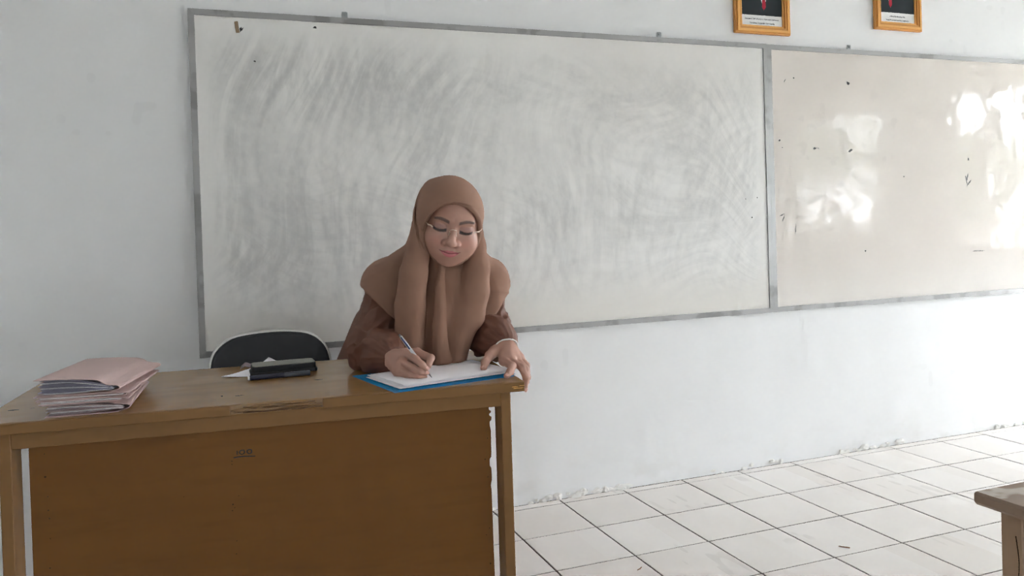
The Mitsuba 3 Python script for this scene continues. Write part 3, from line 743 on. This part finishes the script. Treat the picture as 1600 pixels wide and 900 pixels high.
def face_sdf(P):
    q = head_local(P) / np.array([1.13, 1.07, 1.0], np.float32)
    ax = np.abs(q[:, 0:1]); m = np.concatenate([ax, q[:, 1:]], 1)
    d = ell(q, (-.003, .030, -.014), (.0655, .076, .090))
    d = smin(d, ell(q, (0, -.030, .022), (.067, .082, .068)), .03)
    d = smin(d, ell(q, (0, -.070, .040), (.051, .041, .042)), .025)
    d = smin(d, ell(m, (.037, -.042, .054), (.028, .030, .027)), .022)
    d = smin(d, ccone(m, (.012, .020, .0775), (.040, .019, .066), .010, .010), .018)
    d = smax(d, -ell(m, (.0330, -.001, .0975), (.0185, .0115, .0165)), .014)
    d = smin(d, ell(m, (.0330, -.0015, .0705), (.0165, .0125, .0155)), .004)
    d = smin(d, chain(q, [(0, .010, .0800), (0, -.012, .0905), (0, -.033, .1040)], [.0075, .0080, .0100], .008), .009)
    d = smin(d, ell(q, (0, -.0365, .1030), (.0125, .0105, .0120)), .006)
    d = smin(d, ell(m, (.0150, -.0400, .0905), (.0098, .0085, .0130)), .005)
    d = smax(d, -ell(m, (.0065, -.0470, .1000), (.0042, .0030, .0055)), .003)
    d = smin(d, ell(q, (0, -.067, .074), (.030, .019, .018)), .014)
    d = smax(d, -ccone(q, (0, -.050, .100), (0, -.058, .099), .0025, .003), .006)
    d = smin(d, chain(m, [(0, -.0625, .0905), (.007, -.0612, .0905), (.024, -.0640, .0770)], [.0042, .0046, .0022], .003), .0045)
    d = smin(d, chain(m, [(0, -.0725, .0885), (.010, -.0715, .0865), (.022, -.0660, .0775)], [.0056, .0050, .0020], .003), .0045)
    d = smax(d, -chain(m, [(0, -.0667, .0975), (.012, -.0665, .0935), (.0275, -.0625, .0800)], [.0012, .0012, .0014], .002), .0025)
    d = smin(d, ell(q, (0, -.098, .068), (.019, .013, .014)), .016)
    return d * .97

FR = {  # right hand, holding the pen: joints and radii
    "index": ([(0.5100, -0.9780, 0.8222), (0.5223, -1.0480, 0.8145), (0.5350, -1.0640, 0.8014), (0.5434, -1.0670, 0.7910)], [.0105, .0094, .0084, .0068]),
    "middle": ([(0.4959, -0.9900, 0.8008), (0.5136, -1.0450, 0.7920), (0.5303, -1.0600, 0.7835), (0.5439, -1.0600, 0.7780)], [.0106, .0096, .0086, .0070]),
    "ring": ([(0.4889, -0.9950, 0.7832), (0.5074, -1.0400, 0.7740), (0.5262, -1.0540, 0.7694), (0.5434, -1.0540, 0.7661)], [.0104, .0092, .0084, .0068]),
    "little": ([(0.4862, -0.9900, 0.7724), (0.5021, -1.0250, 0.7662), (0.5155, -1.0340, 0.7638), (0.5281, -1.0320, 0.7623)], [.0098, .0082, .0074, .0062]),
    "thumb": ([(0.5092, -0.9350, 0.8129), (0.5483, -0.9600, 0.8192), (0.5757, -0.9980, 0.8063), (0.5604, -1.0260, 0.7892)], [.0140, .0112, .0104, .0082])}
FL = {  # left hand, gripping folder and desk corner
    "index": ([(0.7855, -1.0000, 0.7804), (0.7874, -1.0600, 0.7748), (0.7701, -1.0900, 0.7653), (0.7552, -1.1020, 0.7582)], [.0122, .0112, .0100, .0080]),
    "middle": ([(0.8047, -1.0050, 0.7804), (0.8155, -1.0600, 0.7688), (0.8219, -1.0750, 0.7424), (0.8183, -1.0720, 0.7123)], [.0116, .0104, .0092, .0074]),
    "ring": ([(0.8298, -0.9850, 0.7799), (0.8445, -1.0150, 0.7558), (0.8433, -1.0200, 0.7206), (0.8126, -1.0180, 0.7035)], [.0110, .0098, .0088, .0072]),
    "little": ([(0.8494, -0.9600, 0.7802), (0.8645, -0.9750, 0.7571), (0.8653, -0.9800, 0.7228), (0.8430, -0.9800, 0.7030)], [.0100, .0086, .0078, .0066]),
    "thumb": ([(0.7809, -0.9400, 0.8017), (0.7539, -0.9720, 0.7937), (0.7298, -1.0020, 0.7820), (0.7178, -1.0220, 0.7692)], [.0165, .0132, .0114, .0090])}
def hand_sdf(P, W, Fs, side):
    mc = [Fs[n][0][0] for n in ("index", "middle", "ring", "little")]
    W = np.array(W)
    palm = None
    for i, (q, r) in enumerate(zip(mc, (.0150, .0155, .0145, .0130))):
        w = W + (np.array(q) - W) * 0.18
        e = ccone(P, w, q, .0195, r)
        palm = e if palm is None else smin(palm, e, .014)
    th = np.array(Fs["thumb"][0][0])
    palm = smin(palm, ccone(P, W + (th - W) * 0.4, Fs["thumb"][0][1], .0165, .0120), .012)
    fs = None
    for n in ("index", "middle", "ring", "little", "thumb"):
        pts, rad = Fs[n]
        f = chain(P, pts, rad, .003)
        for j in (1, 2):
            f = smin(f, ell(P, pts[j], (rad[j] * 1.05,) * 3), .003)
        fs = f if fs is None else smin(fs, f, .0012)
    return smin(palm, fs, .005)
def arms_skin(P):
    a = chain(P, [SHR, ELR, WRR], [.050, .040, .0255], .02)
    b = chain(P, [SHL, ELL_, WRL], [.048, .040, .0255], .02)
    return np.minimum(a, b)
def trunk_sdf(P):
    d = arms_skin(P)
    t = union([ell(P, CHEST, (.135, .095, .15)), ccone(P, CHEST, WAIST, .12, .115), ccone(P, WAIST, PELVIS, .115, .145), ccone(P, NECK, SHR, .045, .05), ccone(P, NECK, SHL, .045, .05)], .05)
    d = smin(d, t, .03)
    d = smin(d, ccone(P, NECK, HW(0, -.05, -.01), .052, .050), .03)
    for s in (-1, 1):
        hip = np.array(PELVIS) + np.array([s * .085, s * -.01, -.06]); knee = hip + np.array([0.0, -.04, -.37]); ank = np.array([knee[0], knee[1] + .05, .085]); toe = np.array([ank[0], ank[1] - .10, .03])
        d = smin(d, chain(P, [hip, knee, ank], [.085, .058, .040], .04), .04)
        d = smin(d, chain(P, [ank + [0, .02, -.045], toe], [.036, .022], .02), .02)
    return d
def skin_sdf(P):
    return smin(trunk_sdf(P), face_sdf(P), .012)
def skin_all(P):
    d = skin_sdf(P)
    m = P[:, 1] < -.84
    m &= P[:, 2] < .93
    if m.any():
        Q = P[m]
        d[m] = smin(d[m], np.minimum(smax(hand_sdf(Q, WRR, FR, 1), .7652 - Q[:, 2], .002), hand_sdf(Q, WRL, FL, -1)), .008)
    return d

def mask(c, r, x):
    return c
HRf = HR.tolist(); HOf = HO.tolist()
def skin_color(p, n, uv):
    dx, dy, dz = p.x - HOf[0], p.y - HOf[1], p.z - HOf[2]
    x = dx * HRf[0][0] + dy * HRf[1][0] + dz * HRf[2][0]
    y = dx * HRf[0][1] + dy * HRf[1][1] + dz * HRf[2][1]
    z = dx * HRf[0][2] + dy * HRf[1][2] + dz * HRf[2][2]
    x, y = x / 1.13, y / 1.07
    a = dr.abs(x)
    c = mix((0.43, 0.248, 0.192), (0.392, 0.218, 0.165), fbm(p.x * 45, p.y * 45, p.z * 45, octaves=3))
    front = smoothstep(0.045, 0.06, z) * smoothstep(0.14, 0.12, dr.abs(z))
    flush = dr.exp(-(dr.square((a - 0.038) / 0.018) + dr.square((y + 0.036) / 0.016))) * front
    c = mix(c, mi.Color3f(0.50, 0.225, 0.18), flush * 0.55)
    t = dr.clip((a - 0.012) / 0.040, 0, 1)
    by = 0.0165 + 0.0068 * dr.sin(t * 2.3) - 0.003 * t * t
    brow = smoothstep(0.0066, 0.0018, dr.abs(y - by) / (1.15 - 0.45 * t)) * smoothstep(0.010, 0.015, a) * smoothstep(0.055, 0.048, a) * front
    c = mix(c, mi.Color3f(0.060, 0.040, 0.034), brow * 0.84)
    e = (a - 0.0330) / 0.0170
    lidy = -0.0055 - 0.0035 * (1 - e * e)
    inside = smoothstep(1.08, 0.9, dr.abs(e)) * front
    lid = smoothstep(0.0, 0.003, y - lidy) * smoothstep(0.011, 0.004, y) * inside
    c = mix(c, mi.Color3f(0.30, 0.175, 0.16), lid * 0.65)
    slit = smoothstep(0.0064, 0.0022, dr.abs(y - lidy + 0.0008)) * inside
    c = mix(c, mi.Color3f(0.022, 0.016, 0.016), slit * 0.95)
    lx = a / 0.0255
    up = -0.0585 - 0.0048 * lx * lx + 0.0016 * smoothstep(0.3, 0.0, dr.abs(a - 0.0065) / 0.012)
    dn = -0.0788 + 0.0155 * lx * lx
    lip = smoothstep(0.0, 0.0020, up - y) * smoothstep(0.0, 0.0020, y - dn) * smoothstep(1.05, 0.93, lx) * front
    c = mix(c, mi.Color3f(0.47, 0.135, 0.155), lip * 0.9)
    mouth = smoothstep(0.0016, 0.0006, dr.abs(y + 0.0667 - 0.0045 * lx * lx)) * smoothstep(1.12, 1.0, lx) * front
    return mix(c, mi.Color3f(0.16, 0.045, 0.05), mouth * 0.8)
scene["skin"] = principled(proc(skin_color), 0.46, 0.45)
scene["nail"] = principled((0.60, 0.36, 0.30), 0.3, 0.5)

pr = thing("person", "woman in a brown headscarf and dress, leaning over the desk and writing with a pen", "person")
HEADC = HW(0, -.01, .015)
def near_box(pts, m):
    p = np.array(pts)
    return p.min(0) - m, p.max(0) + m
parts_ = []
lo, hi = near_box([HW(*q) for q in np.array(list(np.ndindex(2, 2, 2))) * [.19, .25, .225] + [-.095, -.128, -.108]], .004)
seam_h = HW(0, -.118, 0)
def head_part(P):
    return skin_sdf(P)
if True:
    bodyR = lambda P: skin_all(P)
    hb = (lo, hi)
    handR = near_box([WRR] + [q for n in FR for q in FR[n][0]], .022)
    handL = near_box([WRL] + [q for n in FL for q in FL[n][0]], .022)
    pieces = [nets(skin_sdf, *hb, 0.0016), nets(skin_all, *handR, 0.0016), nets(skin_all, *handL, 0.0016),
              nets(lambda P: trunk_sdf(P) + .003, [.25, -1.05, -.002], [1.05, -.05, 1.2], 0.009)]
    pieces[3] = trimesh.Trimesh(pieces[3].vertices, pieces[3].faces, process=True)
    try:
        ms = [m3.Manifold(m3.Mesh(np.asarray(relax(m, 2).vertices, np.float32), np.asarray(m.faces, np.uint32))) for m in pieces]
        if any(m.is_empty() for m in ms):
            raise ValueError([str(m.status()) for m in ms])
        body = ms[3]
        for m in ms[:3]:
            body = body + m
        mm = body.to_mesh()
        skin = trimesh.Trimesh(mm.vert_properties[:, :3], mm.tri_verts, process=False)
    except Exception as err:
        print("body union:", err)
        skin = join(*pieces)
add(pr + "__body", skin, "skin", 60)
labels[pr + "__body"] = {"label": "skin of face and hands"}
def nail(Fs, name, out, w=.0052, l=.0068):
    a, b = np.array(Fs[name][0][2]), np.array(Fs[name][0][3])
    t = (b - a) / np.linalg.norm(b - a)
    o = np.array(out, float); o -= t * (o @ t); o /= np.linalg.norm(o)
    s = np.cross(t, o)
    m = trimesh.creation.icosphere(2, 1.0)
    m.vertices *= [w, l, .0016]
    r = Fs[name][1][3]
    add(pr + "__fingernail", moved(m, np.c_[s, t, o], b + o * (r * .86) + t * r * .25), "nail", True)
nail(FL, "index", (-.2, -.8, .5)); nail(FL, "thumb", (-.7, -.5, .4)); nail(FL, "middle", (.2, -.9, .2))
nail(FR, "index", (.1, -.6, .8)); nail(FR, "middle", (.2, -.8, .5))

# dress: body, wide sleeves gathered at the wrists, a skirt to the ground
scene["dress_cloth"] = principled(proc(lambda p, n, uv: mix((0.155, 0.070, 0.047), (0.128, 0.057, 0.038), fbm(p.x * 30, p.y * 30, p.z * 30, octaves=3))), 0.52, 0.35, sheen=0.25)
scene["scarf_cloth"] = principled(proc(lambda p, n, uv: mix((0.268, 0.157, 0.112), (0.240, 0.138, 0.098), fbm(p.x * 25, p.y * 25, p.z * 25, octaves=3))), 0.85, 0.15, sheen=0.5)
scene["rim_cloth"] = principled((0.280, 0.166, 0.120), 0.8, 0.15, sheen=0.5)
def along(P, a, b):
    a, b = np.array(a), np.array(b)
    L = np.linalg.norm(b - a); t = (b - a) / L
    s = (P - a) @ t
    r = P - a - s[:, None] * t
    e1 = np.cross(t, [0.2, 0.3, 0.9]); e1 /= np.linalg.norm(e1); e2 = np.cross(t, e1)
    return s, np.arctan2(r @ e2, r @ e1), L
def ridges(P, a, b, fa, fs, seed, tw=6.0):
    s, ang, L = along(P, a, b)
    q = np.stack([np.cos(ang) * fa, np.sin(ang) * fa, s * fs + np.sin(ang) * tw * 0.12], -1)
    return 1 - np.abs(2 * meshkit.noise(q, seed) - 1)
def sleeve(P, S, E, W, rs, re, rc, seed):
    S, E, W = np.array(S), np.array(E), np.array(W)
    M = E + (W - E) * .62; Cf = E + (W - E) * .93
    d = chain(P, [S, E, M, Cf], [rs, re, re * .86, rc], .03)
    near = np.abs(d) < .04
    if near.any():
        Q = P[near]
        s, ang, L = along(Q, E, Cf)
        gather = np.clip(s / L, 0, 1) ** 2
        w = .020 * (ridges(Q, S, E, 2.0, 15.0, seed, 10) ** 2 - .4) * np.clip(1 - np.linalg.norm(Q - E, axis=1) / .28, 0, 1)
        w += .015 * (ridges(Q, E, Cf, 2.2, 20.0, seed + 3, 8) ** 2 - .4) * np.clip(1.1 - gather, 0, 1) * np.clip((s + .03) / .04, 0, 1)
        w += .0014 * np.sin(ang * 15 + .8 * np.sin(s * 25)) * gather
        d[near] -= w
    return np.maximum(d, rest(P, .7512) - P[:, 2])
def rest(P, base):
    """the height that cloth and hand rest on: the desk top, or the papers where they lie"""
    q = (P - DO) @ DF[:, :2]
    r = q - [0.885, 0.002]
    c, s = math.cos(.325), math.sin(.325)
    u, v = r[:, 0] * c + r[:, 1] * s, -r[:, 0] * s + r[:, 1] * c
    on = (u > -.008) & (u < .36) & (v > -.008) & (v < .226) & (P[:, 2] > .70)
    f = q - [0.87, -0.02]
    u, v = f[:, 0] * .959 + f[:, 1] * .284, -f[:, 0] * .284 + f[:, 1] * .959
    fo = (u > 0) & (u < .368) & (v > 0) & (v < .318) & (P[:, 2] > .70)
    return np.where(on, .7664, np.where(fo, .7558, base)).astype(np.float32)
def torso(P):
    d = union([ell(P, CHEST, (.150, .108, .155)), ccone(P, CHEST, WAIST, .125, .112), ccone(P, WAIST, PELVIS, .108, .145),
               ccone(P, NECK, SHR, .052, .062), ccone(P, NECK, SHL, .052, .056), ccone(P, np.array(CHEST) + [0, .02, .05], NECK, .10, .06)], .05)
    p = np.array(PELVIS)
    sk = chain(P, [p, p + [-.035, .0, -.12], [p[0] - .01, p[1] - .02, .08]], [.150, .160, .165], .06)
    d = smin(d, sk, .05)
    near = np.abs(d) < .05
    if near.any():
        Q = P[near]
        ang = np.arctan2(Q[:, 1] - p[1], Q[:, 0] - p[0])
        d[near] -= .010 * np.sin(ang * 9 + 1.2 * np.sin(Q[:, 2] * 7)) * np.clip((.85 - Q[:, 2]) / .3, 0, 1) + .006 * (ridges(Q, PELVIS, CHEST, 1.3, 9.0, 31, 8) ** 2 - .4)
    return d
def dress_sdf(P):
    d = torso(P)
    d = smin(d, np.minimum(sleeve(P, SHR, ELR, WRR, .060, .066, .037, 5), sleeve(P, SHL, ELL_, WRL, .059, .061, .037, 9)), .018)
    return smax(d, .012 - P[:, 2], .004)
dress = nets(dress_sdf, [.22, -1.0, 0.0], [1.05, -.02, 1.14], 0.0036)
add(pr + "__dress", relax(dress, 3), "dress_cloth", True)
labels[pr + "__dress"] = {"label": "dark brown dress with gathered sleeves"}

# headscarf: hood, front drape with long folds, cape over the shoulders
RIM = []
for k in range(72):
    t = 2 * np.pi * k / 72
    rx, ry = .0785, (.086 if np.sin(t) > 0 else .1045)
    x, y = rx * np.cos(t), -.012 + ry * np.sin(t)
    zz = .078 - 5.8 * x * x - (2.0 * max(y - .02, 0) ** 2 * 1.5 + 2.8 * max(-.03 - y, 0) ** 2)
    RIM.append(HW(x, y, zz))
RIM = np.array(RIM)
def scarf_sdf(P):
    q = head_local(P)
    hood = ell(q, (-.016, .022, -.012), (.0975, .104, .125))
    back = ccone(P, HW(0, 0, -.045), np.array(NECK) + [0, .08, -.01], .088, .105)
    throat = ccone(P, HW(0, -.100, -.004), (0.6816, -0.7850, 0.9995), .056, .062)
    d = union([hood, back, throat], .03)
    rl = chain(P, [(0.6419, -0.8250, 1.2745), (0.6085, -0.8400, 1.1998), (0.5917, -0.8500, 1.1149), (0.5705, -0.8550, 1.0273), (0.5594, -0.8500, 0.9355), (0.5599, -0.8350, 0.8378), (0.5665, -0.8250, 0.7913)], [.016, .027, .034, .040, .043, .041, .036], .01)
    rr = chain(P, [(0.7707, -0.8500, 1.1692), (0.7649, -0.8550, 1.1030), (0.7594, -0.8650, 1.0373), (0.7510, -0.8600, 0.9714), (0.7339, -0.8500, 0.8961), (0.7071, -0.8400, 0.8269), (0.6966, -0.8300, 0.7733)], [.014, .026, .038, .043, .043, .038, .036], .01)
    mid = chain(P, [(0.6779, -0.8000, 1.0196), (0.6648, -0.8050, 0.9061), (0.6499, -0.8000, 0.7674)], [.060, .066, .060], .02)
    pl = chain(P, [(0.6571, -0.8560, 1.0567), (0.6426, -0.8720, 0.9875), (0.6359, -0.8760, 0.8774), (0.6452, -0.8720, 0.7762)], [.006, .015, .021, .027], .006)
    f2 = chain(P, [(0.6925, -0.8460, 1.0397), (0.7009, -0.8560, 0.9082), (0.6849, -0.8560, 0.7780)], [.010, .024, .028], .006)
    dr_ = smin(smin(rl, mid, .012), rr, .018)
    dr_ = smin(smin(dr_, f2, .016), pl, .0025)
    near = np.abs(dr_) < .03
    if near.any():
        Q = P[near]
        u = (Q - HO) @ np.array([.957, -.289, 0])
        dr_[near] -= .0035 * np.sin(u * 95 + 1.5 * np.sin(Q[:, 2] * 11)) * np.clip((1.03 - Q[:, 2]) / .15, 0, 1)
    dr_ = np.maximum(dr_, rest(P, .7535) - P[:, 2])
    d = smin(d, dr_, .005 + .030 * np.clip((P[:, 2] - 1.19) / .08, 0, 1))
    fill = np.minimum(ccone(P, (0.6045, -0.7750, 1.0946), (0.5336, -0.6900, 1.0179), .034, .052), ccone(P, (0.7802, -0.7750, 1.0721), (0.8439, -0.7350, 1.0045), .034, .045))
    d = smin(d, fill, .012)
    # cape over the shoulders: the dress's own shape a little fuller, cut along its hem
    tor = torso(P)
    sh = np.minimum(ccone(P, SHR, ELR, .060, .064), ccone(P, SHL, ELL_, .056, .060))
    cp = smin(tor, sh, .03) - .0125
    hemR = (P - np.array((0.4582, -0.6600, 0.9871))) @ np.array([-.70, .10, -.70])
    hemL = (P - np.array((0.9192, -0.7200, 0.9694))) @ np.array([.80, -.27, -.54])
    ctr = (P - np.array((0.7072, -0.6600, 0.9310))) @ np.array([0., .75, -.66])
    cp = smax(smax(smax(cp, hemR, .006), hemL, .006), ctr, .01)
    near = np.abs(cp) < .03
    if near.any():
        Q = P[near]
        cp[near] -= .0045 * (ridges(Q, NECK, SHR, 1.5, 9.0, 17, 12) ** 2 - .3) + .0045 * (ridges(Q, NECK, SHL, 1.5, 9.0, 23, 12) ** 2 - .3)
    d = smin(d, cp, .010)
    # the seam where the hood's outer layer turns over the inner one
    L = head_local(np.array([(0.5981, -0.8600, 1.2750), (0.5788, -0.8700, 1.2235), (0.5738, -0.8800, 1.1741), (0.5814, -0.8850, 1.1320), (0.5920, -0.8900, 1.0970)], np.float32))[:, :2]
    g = None
    for a, b in zip(L[:-1], L[1:]):
        ba = b - a
        t = np.clip(((q[:, :2] - a) @ ba) / (ba @ ba), 0, 1)
        e = np.linalg.norm(q[:, :2] - a - t[:, None] * ba, axis=1)
        g = e if g is None else np.minimum(g, e)
    gr = np.maximum(np.maximum(g - .0026, -(d + .008)), -.01 - q[:, 2])
    d = smax(d, -gr, .004)
    # the opening for the face, and a hollow for the head
    rx, ryu, ryd = .0795, .087, .1055
    yy = q[:, 1] + .012
    e = np.sqrt((q[:, 0] / rx) ** 2 + (yy / np.where(yy > 0, ryu, ryd)) ** 2)
    op = np.maximum((e - 1) * .07, .012 - q[:, 2])
    d = smax(d, -op, .010)
    return d
scarf = nets(scarf_sdf, [.38, -.98, .745], [.99, -.42, 1.36], 0.0028)
add(pr + "__headscarf", relax(scarf, 3), "scarf_cloth", True)
labels[pr + "__headscarf"] = {"label": "light brown headscarf draped over the chest"}
add(pr + "__headscarf__rim", tube(RIM, .0078, 12, closed=True), "rim_cloth", True)

# rimless glasses
scene["lens"] = {"type": "thindielectric", "int_ior": 1.28}
scene["pale_metal"] = principled((0.72, 0.60, 0.50), 0.3, 0.5, metallic=0.4)
gl = pr + "__eyeglasses"
def lens_outline(s):
    pts = [(s * .010, .004), (s * .016, .012), (s * .039, .014), (s * .062, .010), (s * .066, -.004), (s * .060, -.022), (s * .038, -.028), (s * .018, -.022)]
    return spline([(x, y - .006, .103 - 2.2 * x * x) for x, y in pts], 40, closed=True)
for s in (-1, 1):
    o = lens_outline(s)
    W3 = np.array([HW(*p) for p in o])
    c = W3.mean(0)
    n_ = len(W3)
    add(gl + "__lens", trimesh.Trimesh(np.vstack([W3, c]), [[i, (i + 1) % n_, n_] for i in range(n_)], process=False), "lens")
    add(gl + "__temple", tube(np.array([HW(s * .066, .003, .0930), HW(s * .0735, .004, .086), HW(s * .082, .002, .06), HW(s * .083, -.002, .0)]), .0013, 8), "pale_metal", True)
    add(gl + "__hinge", tube(np.array([HW(s * .0590, .000, .0965), HW(s * .0650, .0035, .0940), HW(s * .0735, .003, .0870)]), .0022, 8), "pale_metal", True)
    add(gl + "__nose_pad", tube(spline([HW(s * .0100, -.004, .1015), HW(s * .0095, -.010, .0990), HW(s * .0118, -.018, .0965)], 8), .0011, 8), "pale_metal", True)
add(gl + "__bridge", tube(spline([HW(-.010, .000, .1025), HW(0, .003, .1045), HW(.010, .000, .1025)], 10), .0008, 8), "pale_metal", True)

# bangle on the left wrist
scene["bangle_white"] = principled((0.72, 0.72, 0.70), 0.3, 0.5)
wa = np.array(WRL) - np.array(FL["middle"][0][0]); wa /= np.linalg.norm(wa)
e1 = np.cross(wa, [0, 0, 1.0]); e1 /= np.linalg.norm(e1); e2 = np.cross(wa, e1)
bc = np.array(WRL) - wa * .020
add(pr + "__bangle", tube([bc + .0325 * (math.cos(t) * e1 + math.sin(t) * e2) + wa * .004 * math.cos(2 * t) for t in np.linspace(0, 2 * np.pi, 48, endpoint=False)], .0022, 10, closed=True), "bangle_white", True)
labels[pr + "__bangle"] = {"label": "thin white bangle"}

# ------------------------------------------------------------------ papers in a blue folder, and the pen in her hand
scene["blue_card"] = principled((0.015, 0.205, 0.42), 0.32, 0.5)
bf = thing("blue_folder", "bright blue folder under the papers the woman writes on", "folder")
def quad(c, ang, w, d_):
    a = np.array([math.cos(ang), math.sin(ang)]); b = np.array([-math.sin(ang), math.cos(ang)])
    c = np.array(c)
    return [c, c + a * w, c + a * w + b * d_, c + b * d_]
dadd(bf + "__back_cover", sheet_mesh(quad((0.878, -0.016), 0.285, 0.352, 0.30), lambda s, t: ZT + 0.0004 + 0 * s, th=0.0009), "blue_card", 40)
dadd(bf + "__front_cover", sheet_mesh(quad((0.886, -0.010), 0.295, 0.348, 0.28), lambda s, t: ZT + 0.0022 + 0.0015 * s, th=0.0009), "blue_card", 40)
pg = np.random.default_rng(5)
for k in range(7):
    z0 = ZT + 0.0050 + 0.0014 * k
    e = pg.uniform(-.006, .006, 2)
    kk = thing("paper_sheet", "white sheet below the top of the loose pile on the blue folder", "paper", "lower sheets of the pile on the blue folder")
    if k == 6:
        labels[kk] = {"label": "topmost white sheet of the pile on the blue folder, being written on", "category": "paper"}
    dadd(kk, sheet_mesh(quad((0.893 + e[0] + .002 * k, 0.010 + e[1] - .004 * (k % 3)), 0.325 + pg.uniform(-.02, .02), 0.325, 0.212), lambda s, t, z0=z0, k=k: z0 + .0010 * np.sin(3 * s + k) * .3 + 0.0012 * s, th=0.0005), "paper", 40)
pen = thing("pen", "silver ballpoint pen held in the woman's writing hand", "pen")
PT, PB = np.array((0.4950, -0.9850, 0.8728)), np.array((0.5595, -1.0620, 0.7651))
P_ = lambda t: PT + (PB - PT) * t
scene["pen_silver"] = principled((0.55, 0.55, 0.56), 0.25, 0.5, metallic=0.6)
scene["pen_clear"] = principled((0.52, 0.53, 0.56), 0.15, 0.6)
scene["pen_blue"] = principled((0.03, 0.05, 0.16), 0.3, 0.5)
scene["pen_dark"] = principled((0.16, 0.16, 0.17), 0.35, 0.5, metallic=0.4)
def seg(key, t0, t1, r0, r1, mat):
    add(key, tube(np.array([P_(t0 + (t1 - t0) * q) for q in (0, .33, .66, 1)]), np.linspace(r0, r1, 4), 14), mat, 40)
seg(pen + "__button", -0.02, 0.028, .0026, .0030, "pen_dark")
seg(pen + "__cap", 0.03, 0.16, .0043, .0045, "pen_silver")
seg(pen + "__barrel", 0.161, 0.70, .0043, .0043, "pen_clear")
seg(pen + "__grip", 0.701, 0.86, .0044, .0038, "pen_dark")
seg(pen + "__tip", 0.861, 1.0, .0037, .0008, "pen_dark")
co = np.cross(PB - PT, [0.3, 1, 0]); co /= np.linalg.norm(co)
cl = (PB - PT) / np.linalg.norm(PB - PT); cs = np.cross(cl, co)
add(pen + "__clip", moved(rbox(-.0018, .0018, -.0006, .0006, 0, .042, .0004), np.c_[co, cs, cl], P_(.05) - cs * .0054 * (1 if cs[1] > 0 else -1)), "pen_blue")
